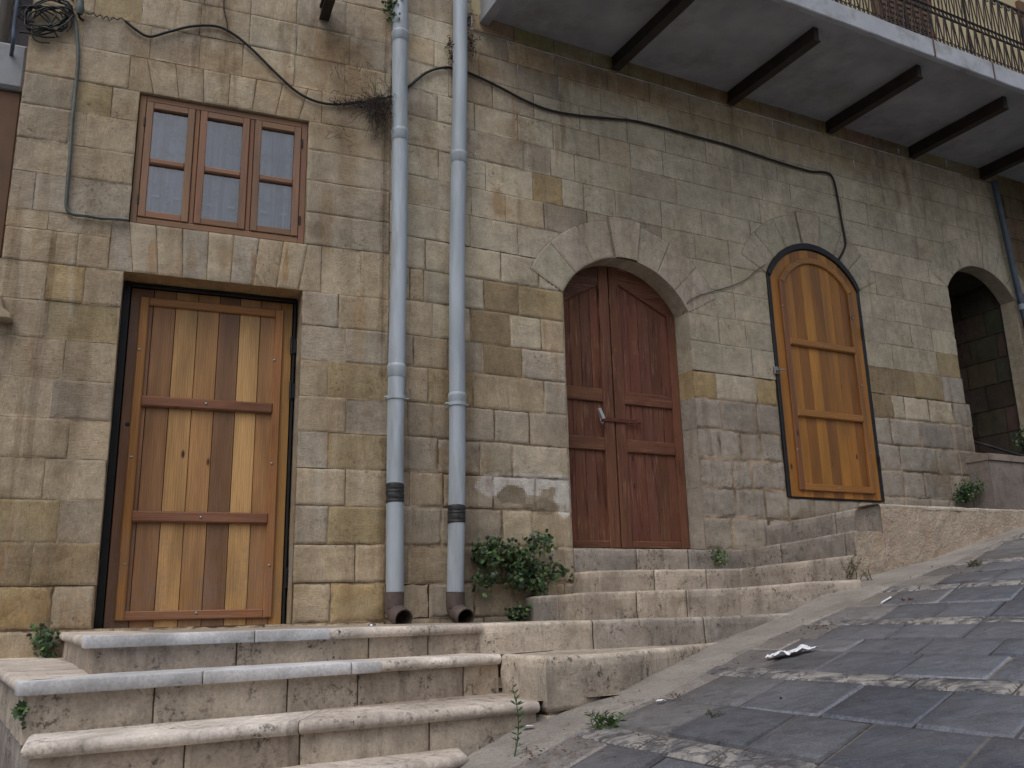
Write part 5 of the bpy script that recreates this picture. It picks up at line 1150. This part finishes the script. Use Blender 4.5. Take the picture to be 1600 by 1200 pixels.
# ------------------------------------------------------------------ plants
LOBE = np.array([(0, 0), (.22, .10), (.42, .02), (.36, .28), (.62, .42), (.36, .50), (.40, .78), (.16, .66), (0, 1), (-.16, .66), (-.40, .78), (-.36, .50), (-.62, .42), (-.36, .28), (-.42, .02), (-.22, .10)])
OVAL = np.array([(0, 0), (.22, .25), (.28, .55), (.12, .85), (0, 1), (-.12, .85), (-.28, .55), (-.22, .25)])
def leaf(acc, p, d, nrm, size, tint, shape=LOBE, curl=.2):
    d = d/np.linalg.norm(d); x = np.cross(d, nrm); x /= np.linalg.norm(x)+1e-9; nn = np.cross(x, d)
    V = p+size*(shape[:, :1]*x+shape[:, 1:]*d-curl*(shape[:, :1]**2*1.5+(shape[:, 1:]-.3)**2*.6)*nn); k = len(V)
    V = np.vstack([V, p+size*.45*d+.02*size*nn]); acc.quads(V, [(i, (i+1) % k, k) for i in range(k)], np.zeros((k+1, 2)), tint)
def rv(): return np.array([random.gauss(0, 1) for _ in range(3)])
GR = [srgb(62, 84, 52), srgb(50, 72, 42), srgb(78, 100, 58), srgb(44, 62, 40), srgb(88, 110, 66)]
def wall_plant(label, cat, fr, blobs, nleaf, size, name='wall_plant', greens=GR, shape=LOBE, thick=.10, root_px=None, n0=.01):
    rt = empty(name, label, cat, tuple(fr.W(*fr.P(*(root_px or blobs[0][:2]), 0), 0)))
    fo, stm = Acc(), Acc(); rp = fr.W(*fr.P(*(root_px or blobs[0][:2]), 0), 0.0); tot = sum(b[2]*b[3] for b in blobs)
    for (x, y, rx, ry) in blobs:
        c = fr.W(*fr.P(x, y, .05), .05); mid_ = (rp+c)/2+fr.N*.05; tube(stm, [rp, mid_, c], [.006, .003], (.06, .04, .025), 5, res=4)
        ex = np.linalg.norm(fr.W(*fr.P(x+rx, y, .05), .05)-c); ez = np.linalg.norm(fr.W(*fr.P(x, y+ry, .05), .05)-c)
        ntw = max(4, int(2.3*nleaf*rx*ry/tot/9))
        for _ in range(ntw):
            a_ = random.uniform(0, 6.28); q = math.sqrt(random.random()); e_ = c+fr.U*ex*q*math.cos(a_)+np.array([0, 0, 1])*ez*q*math.sin(a_)+fr.N*random.uniform(-.02, thick)
            tube(stm, [c, (c+e_)/2+fr.N*.02, e_], [.003, .0015], (.05, .05, .03), 4, res=3)
            for _ in range(9):
                p = e_+rv()*size*.8; p = p-fr.N*min(0, (p-fr.O)@fr.N-.012)
                d_ = rv()*.7+fr.N*.3+np.array([0, 0, random.uniform(-.6, .7)]); leaf(fo, p, d_, fr.N+rv()*.45, size*random.uniform(.6, 1.15), tuple(v*random.uniform(.75, 1.25) for v in random.choice(greens)), shape)
    part(stm, 'stems', M_TWIG, rt); part(fo, 'foliage', M_LEAF, rt); return rt
random.seed(11)
wall_plant('wild fig creeper with lobed leaves on the wall left of the red door', 'plant', RF, ((757, 872, 18, 22), (752, 905, 14, 10), (790, 870, 16, 16), (812, 880, 22, 18), (838, 852, 12, 14), (826, 905, 26, 20), (862, 895, 14, 10), (800, 905, 12, 10), (773, 858, 10, 8)), 620, .034, 'fig_creeper', root_px=(812, 905))
wall_plant('small leafy seedling at the foot of the wall under the fig creeper', 'plant', RF, ((802, 962, 12, 8), (815, 955, 8, 8)), 70, .03, 'seedling', root_px=(806, 968), n0=.1)
wall_plant('bright green weed growing in the sill below the red door', 'plant', RF, ((1121, 868, 7, 7), (1118, 876, 5, 6)), 40, .026, 'weed', greens=GR[2:3]+GR[4:], root_px=(1120, 884))
wall_plant('round green bush growing at the foot of the wall near the right-hand arch', 'plant', RF, ((1507, 768, 14, 14), (1500, 775, 10, 8), (1515, 762, 8, 8)), 260, .024, 'bush', root_px=(1508, 782))
wall_plant('leafy plant inside the passage of the right-hand arch', 'plant', RF, ((1592, 690, 10, 14), (1604, 700, 10, 10)), 90, .03, 'leafy_plant', root_px=(1597, 706), n0=.1)
wall_plant('tuft of green leaves hanging beside the top of the first drainpipe', 'plant', RF, ((609, 12, 6, 10), (612, 28, 5, 10)), 70, .028, 'wall_fern', root_px=(612, 20))
wall_plant('small bush beside the left end of the top step', 'plant', LF, ((70, 1000, 8, 10), (76, 1012, 8, 8), (66, 992, 5, 5)), 110, .028, 'shrub', root_px=(78, 1010))
# small weed on the side of the second step
rt = empty('weed', 'small green weed sprouting from the left side of the second step', 'plant', tuple(LX(-1.77, 2.4))+(1.45,)); fo = Acc()
for (x, y, s_) in ((36, 1108, .03), (32, 1113, .03), (41, 1112, .028), (37, 1118, .028), (38, 1134, .016), (40, 1138, .014), (36, 1104, .022)):
    pz = plan_px(x, y, z3) if False else None; base = np.array(list(LX(-1.80, 2.40))+[0.0]); d_ = ray(x, y); t_ = np.linalg.norm(base[:2])/np.linalg.norm(d_[:2]); p = EYE+d_*t_*.99
    for k_ in range(2): leaf(fo, p, rv()*.6+np.array([-.3, -.3, .5]), -d_/np.linalg.norm(d_)+rv()*.4, s_*1.1, random.choice(GR))
part(fo, 'foliage', M_LEAF, rt)
# brown ivy behind the second drainpipe top
wall_plant('withered brown creeper behind the top of the second drainpipe', 'plant', RF, ((704, 92, 7, 14), (736, 70, 6, 22), (730, 30, 6, 20), (700, 70, 5, 12)), 190, .018, 'withered_creeper', greens=[srgb(92, 60, 38), srgb(70, 50, 36), srgb(60, 62, 40)], shape=OVAL, root_px=(720, 60), thick=.05)
# dry bramble caught on cable and pipe
rt = empty('dry_bramble', 'dead dark bramble hanging where the cable meets the first drainpipe', 'dead plant', tuple(LF.W(*LF.P(595, 155), 0))); tw = Acc()
for _ in range(150):
    bx, by = random.choice([(598, 155), (592, 165), (585, 158), (600, 170)]); bx += random.gauss(0, 8); by += random.gauss(0, 6); a_ = random.uniform(0, 6.28); L_ = abs(random.gauss(0, 1))*20+6
    if random.random() < .45: a_ = random.uniform(1.2, 2.2); L_ = random.uniform(20, 52)
    n_ = random.uniform(.03, .16); pts = []
    for k_ in range(5):
        u, z = LF.P(bx+L_*k_/4*math.cos(a_)+random.gauss(0, 2), by+L_*k_/4*math.sin(a_)+random.gauss(0, 2), n_); pts.append(LF.W(u, z, max(.012, n_+random.uniform(-.02, .02))))
    tube(tw, pts, [.0026, .0009], tuple(v*random.uniform(.5, 1.3) for v in (.045, .035, .03)), 4, res=2)
for _ in range(150):                                                # along the cable
    x = 520+random.random()**.7*75; y = 162+random.gauss(0, 3); u, z = LF.P(x, y, .03); a_ = random.uniform(0, 6.28); L_ = random.uniform(.015, .06)
    p = LF.W(u, z, .03); tube(tw, [p, p+LF.U*L_*math.cos(a_)+LF.N*random.uniform(0, .03)+np.array([0, 0, L_*math.sin(a_)])], [.003, .001], (.03, .03, .027), 4)
for _ in range(28):
    x, y = random.uniform(515, 600), random.uniform(100, 215); u, z = LF.P(x, y, .04); pts = [LF.W(u, z, .03)]
    for k_ in range(3): pts.append(pts[-1]+LF.U*random.gauss(0, .03)+np.array([0, 0, random.gauss(0, .03)])+LF.N*random.uniform(0, .008))
    tube(tw, pts, [.002, .0008], (.04, .03, .026), 4, res=2)
part(tw, 'twigs', M_TWIG, rt); fo = Acc()
for _ in range(420):
    x, y = random.gauss(596, 15), random.gauss(182, 22)
    if random.random() < .35: x, y = random.uniform(520, 600), random.gauss(163, 4)
    u, z = LF.P(x, y, .05); leaf(fo, LF.W(u, z, random.uniform(.015, .12)), rv(), LF.N+rv()*.6, random.uniform(.006, .014), tuple(v*random.uniform(.5, 1.4) for v in random.choice([(.035, .028, .026), (.05, .035, .032), (.03, .035, .025)])), OVAL)
part(fo, 'dry_leaves', M_LEAF, rt)
# street weeds
def stalk_weed(label, p0, h, n, lsize, tint, bend=.1, name='weed', brown=False, whorl=10):
    rt = empty(name, label, 'plant', tuple(p0)); st_, fo = Acc(), Acc()
    for i in range(n):
        d_ = np.array([random.gauss(0, bend), random.gauss(0, bend), 1.0]); H = h*random.uniform(.6, 1.0) if n > 1 else h; b0 = p0+np.array([random.gauss(0, .02), random.gauss(0, .02), -.01])*(n > 1)
        pts = [b0+d_*H*t+np.array([.02*math.sin(3*t+i), 0, 0]) for t in np.linspace(0, 1, 5)]; pp = tube(st_, pts, [.003, .0012], tuple(v*.9 for v in tint), 5, res=3)
        for t in np.linspace(.15, 1, int(whorl*H/.12)+3):
            q = pp[min(int(t*(len(pp)-1)), len(pp)-1)]
            for _ in range(2): leaf(fo, q, rv()*np.array([1, 1, .3])+np.array([0, 0, .7]), rv(), lsize*random.uniform(.6, 1.1), tuple(v*random.uniform(.7, 1.25) for v in tint), OVAL*np.array([.35, 1]))
    part(st_, 'stems', M_TWIG, rt); part(fo, 'foliage', M_LEAF, rt); return rt
stalk_weed('tall thin feathery weed in front of the lowest left steps', grounded(803, 1186), .235, 1, .032, srgb(74, 98, 62), .03, whorl=12)
stalk_weed('low green grass tuft on the edge of the paving', grounded(948, 1136), .06, 12, .035, srgb(70, 92, 50), .5, 'grass_tuft')
stalk_weed('tiny dark tuft between paving slabs in front of the gutter', grounded(1119, 1118), .025, 7, .014, srgb(66, 76, 44), .5, 'grass_tuft')
stalk_weed('small reddish tuft at the edge of the paving on the upper right', grounded(1523, 884), .04, 9, .022, srgb(74, 84, 48), .5, 'grass_tuft')
stalk_weed('little brown tuft on the paving above the crumpled tissue', grounded(1419, 937), .02, 7, .016, srgb(92, 66, 44), .6, 'grass_tuft')
def px_at(x, y, n): u, z = RF.P(x, y, n); return RF.W(u, z, n)
stalk_weed('reddish upright weeds at the foot of the ochre-stained retaining wall', px_at(1328, 903, 1.36), .15, 7, .022, srgb(94, 86, 60), .22, whorl=14)
stalk_weed('pair of green-brown weeds right of the lowest winding step', px_at(1357, 914, 1.42), .13, 4, .020, srgb(86, 96, 60), .15, whorl=14)
a = Acc()
for _ in range(60): leaf(a, px_at(1349, 922, 1.45)+rv()*.02, rv(), rv(), .018, tuple(v*random.uniform(.7, 1.3) for v in srgb(110, 60, 36)), OVAL)
tag(a.build('dead_leaves', M_LEAF), 'little heap of rusty dead leaves under the weeds by the winding steps', 'leaves')
# litter
def on_gut(x, y): p = grounded(x, y); return p+np.array([0, 0, .03])
a = Acc(); c = grounded(1238, 1024); S, T = np.meshgrid(np.linspace(-1, 1, 34), np.linspace(-1, 1, 18), indexing='ij')
rx = np.array([1, .08, 0.]); ry = np.array([-.1, 1, 0.]); q = np.stack([S*2.2, T*1.4, S*0], -1)
shape = (1-.35*np.abs(vn(q*1.3, 5))); P = c+(S*.115*shape)[..., None]*rx+(T*.06*(.55+.45*np.abs(np.cos(S*2.1)))*shape)[..., None]*ry
P[..., 2] = street_zn(P)+.008+np.abs(fbm(q*.8, 2, 9))*.035+.008*np.abs(vn(q*3, 2)); P[..., :2] += (fbm(q*3, 2, 3)*.014)[..., None]
a.grid(P, q[..., :2], (1, 1, 1)); tag(a.build('crumpled_tissue', M_PAPER), 'crumpled white tissue lying on the dark paving', 'litter')
a = Acc(); tube(a, [grounded(1377, 942, .01), grounded(1392, 933, .012)], .0045, (1, 1, 1), 8, caps=True); tag(a.build('cigarette_end', M_PAPER), 'white cigarette end on the edge of the paving', 'litter')
for x, y, w_, lab in ((773, 1079, .02, 'scrap of white paper on the third step by the corner'), (825, 1136, .03, 'flat scrap of pale paper beside the lowest step block'), (1033, 1096, .018, 'white bottle cap lying by the gutter edge')):
    if x == 773: b0 = np.array(list(plan_px(x, y, z3))+[z3+.004])
    else: b0 = grounded(x, y, .028 if x == 825 else .012)
    a = Acc(); A_ = np.linspace(0, 2*math.pi, 9)[:-1]; V = [b0+np.array([w_*math.cos(t)*random.uniform(.6, 1.1), w_*.7*math.sin(t)*random.uniform(.6, 1.1), random.uniform(.0, .006)]) for t in A_]; V2 = [v+np.array([0, 0, .003]) for v in V]
    a.quads(V+V2, [tuple(range(8, 16))]+[(i, (i+1) % 8, 8+(i+1) % 8, 8+i) for i in range(8)], np.zeros((16, 2)), (1, 1, 1)); tag(a.build('paper_scrap' if x < 1000 else 'bottle_cap', M_PAPER), lab, 'litter')
a = Acc(); p = np.array(list(LX(-.12, 1.2))+[1.66]); u, z = LF.P(581, 977, 1.3); p = LF.W(u, z, 1.3)
dome(a, np.array([p[0], p[1], z1+.001]), np.array([0, 0, 1.0]), .02, .014, (1, 1, 1)); tag(a.build('crumpled_foil', M_STEEL), 'small ball of crumpled foil on the top step', 'litter')
# dry plant litter along the gutter
a = Acc(); random.seed(8)
cl = [(760+i*0, 0) for i in range(0)]
for (x, y, sx_, sy_, k_) in ((1050, 1090, 60, 6, 40), (870, 1172, 30, 6, 60), (830, 1182, 20, 8, 60), (985, 1098, 18, 5, 25), (1275, 978, 14, 5, 70), (1140, 1042, 30, 6, 30), (1240, 993, 20, 5, 20), (1330, 955, 20, 4, 20), (1490, 887, 20, 4, 50), (1200, 1018, 30, 6, 25), (1052, 1088, 6, 4, 40), (900, 1160, 30, 12, 30), (1440, 905, 40, 8, 25), (1420, 940, 15, 4, 20)):
    for _ in range(k_):
        p = grounded(x+random.gauss(0, sx_), y+random.gauss(0, sy_)-(0 if sx_ < 40 else 0), .016); leaf(a, p, rv()*np.array([1, 1, .15]), np.array([0, 0, 1])+rv()*.4, random.uniform(.006, .016), tuple(v*random.uniform(.5, 1.3) for v in srgb(98, 78, 60)), OVAL)
tag(a.build('dry_leaf_litter', M_LEAF), 'dry brown leaf litter strewn along the gutter', 'leaves', kind='stuff')

# ------------------------------------------------------------------ neighbours
nb_ = empty('neighbouring_house', 'mauve-grey rendered house with brown gate pier, glimpsed past the left corner', 'house', tuple(LF.W(-3.4, 1.2, -1.5)))
a = Acc(); plane(a, LF, [(-6, 1, -1.2), (-2.2, 1, -1.2), (-2.2, 8, -1.2), (-6, 8, -1.2)], srgb(120, 116, 122), res=.1, amp=.004); part(a, 'wall', M_PLAST, nb_)
a = Acc(); rect(a, LF, -2.56, -2.375, 1.0, 4.98, -.6, -.10, (1, 1, 1), .01); part(a, 'pier', M_SHUT, nb_, 'brown painted gate pier')
a = Acc(); rect(a, LF, -2.575, -2.363, 4.98, 5.30, -.6, -.06, (1, 1, 1), .02); part(a, 'pier_head', M_CONC, nb_)
a = Acc(); rect(a, LF, -2.600, -2.562, 1.0, 6.5, -.5, -.12, (1, 1, 1), .004); part(a, 'edge_strip', M_FASC, nb_)
a = Acc(); prism(a, LF, [(-6, 6.0), (-2.70, 6.35), (-2.70, 7.6), (-6, 7.6)], -1.15, -.5, (.03, .025, .022), .01); part(a, 'eave', M_BEAM, nb_)
a = Acc(); pr = [(0, 0), (.05, .0), (.06, .03), (.04, .06), (.02, .11), (.0, .13)]
u, z = LF.P(8, 500, .05)
for i in range(1): prism(a, LF, [(u-.3, z+.0), (u+.035, z+.0), (u+.03, z+.03), (u-.01, z+.06), (u-.03, z+.14), (u-.3, z+.14)], -.0, .09, srgb(166, 150, 126), .008)
tag(a.build('stone_corbel', M_PLAST), 'moulded stone corbel at the far left edge of the wall', 'corbel')
nr = empty('neighbouring_house', 'brownish stone house beyond the blue-grey drainpipe on the far right', 'house', tuple(RF.W(8, 2.5, -.25)))
a = Acc(); random.seed(4); course_wall(a, lambda S, T, w: RF.W(7.06+S, T, -.30+w), 5.5, 2.5, 8.5, [srgb(140, 122, 98), srgb(126, 110, 90), srgb(150, 132, 108)], seed=3)
plane(a, RF, [(7.06, 2.5, -.3), (7.06, 2.5, -.4), (7.06, 8.5, -.4), (7.06, 8.5, -.3)][::-1], srgb(120, 108, 90)); plane(a, RF, [(7.06, 2.5, -.315), (12.6, 2.5, -.315), (12.6, 8.5, -.315), (7.06, 8.5, -.315)], srgb(90, 80, 68))
part(a, 'wall', M_WALL, nr)
a = Acc(); rect(a, RF, 8.06, 8.5, 2.5, 8.5, -.3, -.1, srgb(190, 182, 166), .01); part(a, 'corner_pier', M_PLAST, nr)
# houses across the street (behind the photographer)
op = empty('house_across_street', 'plain rendered house across the street, behind the viewpoint', 'house', tuple(RF.W(0, 0, 13)))
a = Acc(); plane(a, RF, [(-16, -3, 14), (16, -3, 14), (16, 7.0, 14), (-16, 7.0, 14)][::-1], srgb(150, 140, 122)); part(a, 'wall', M_PLAST, op)
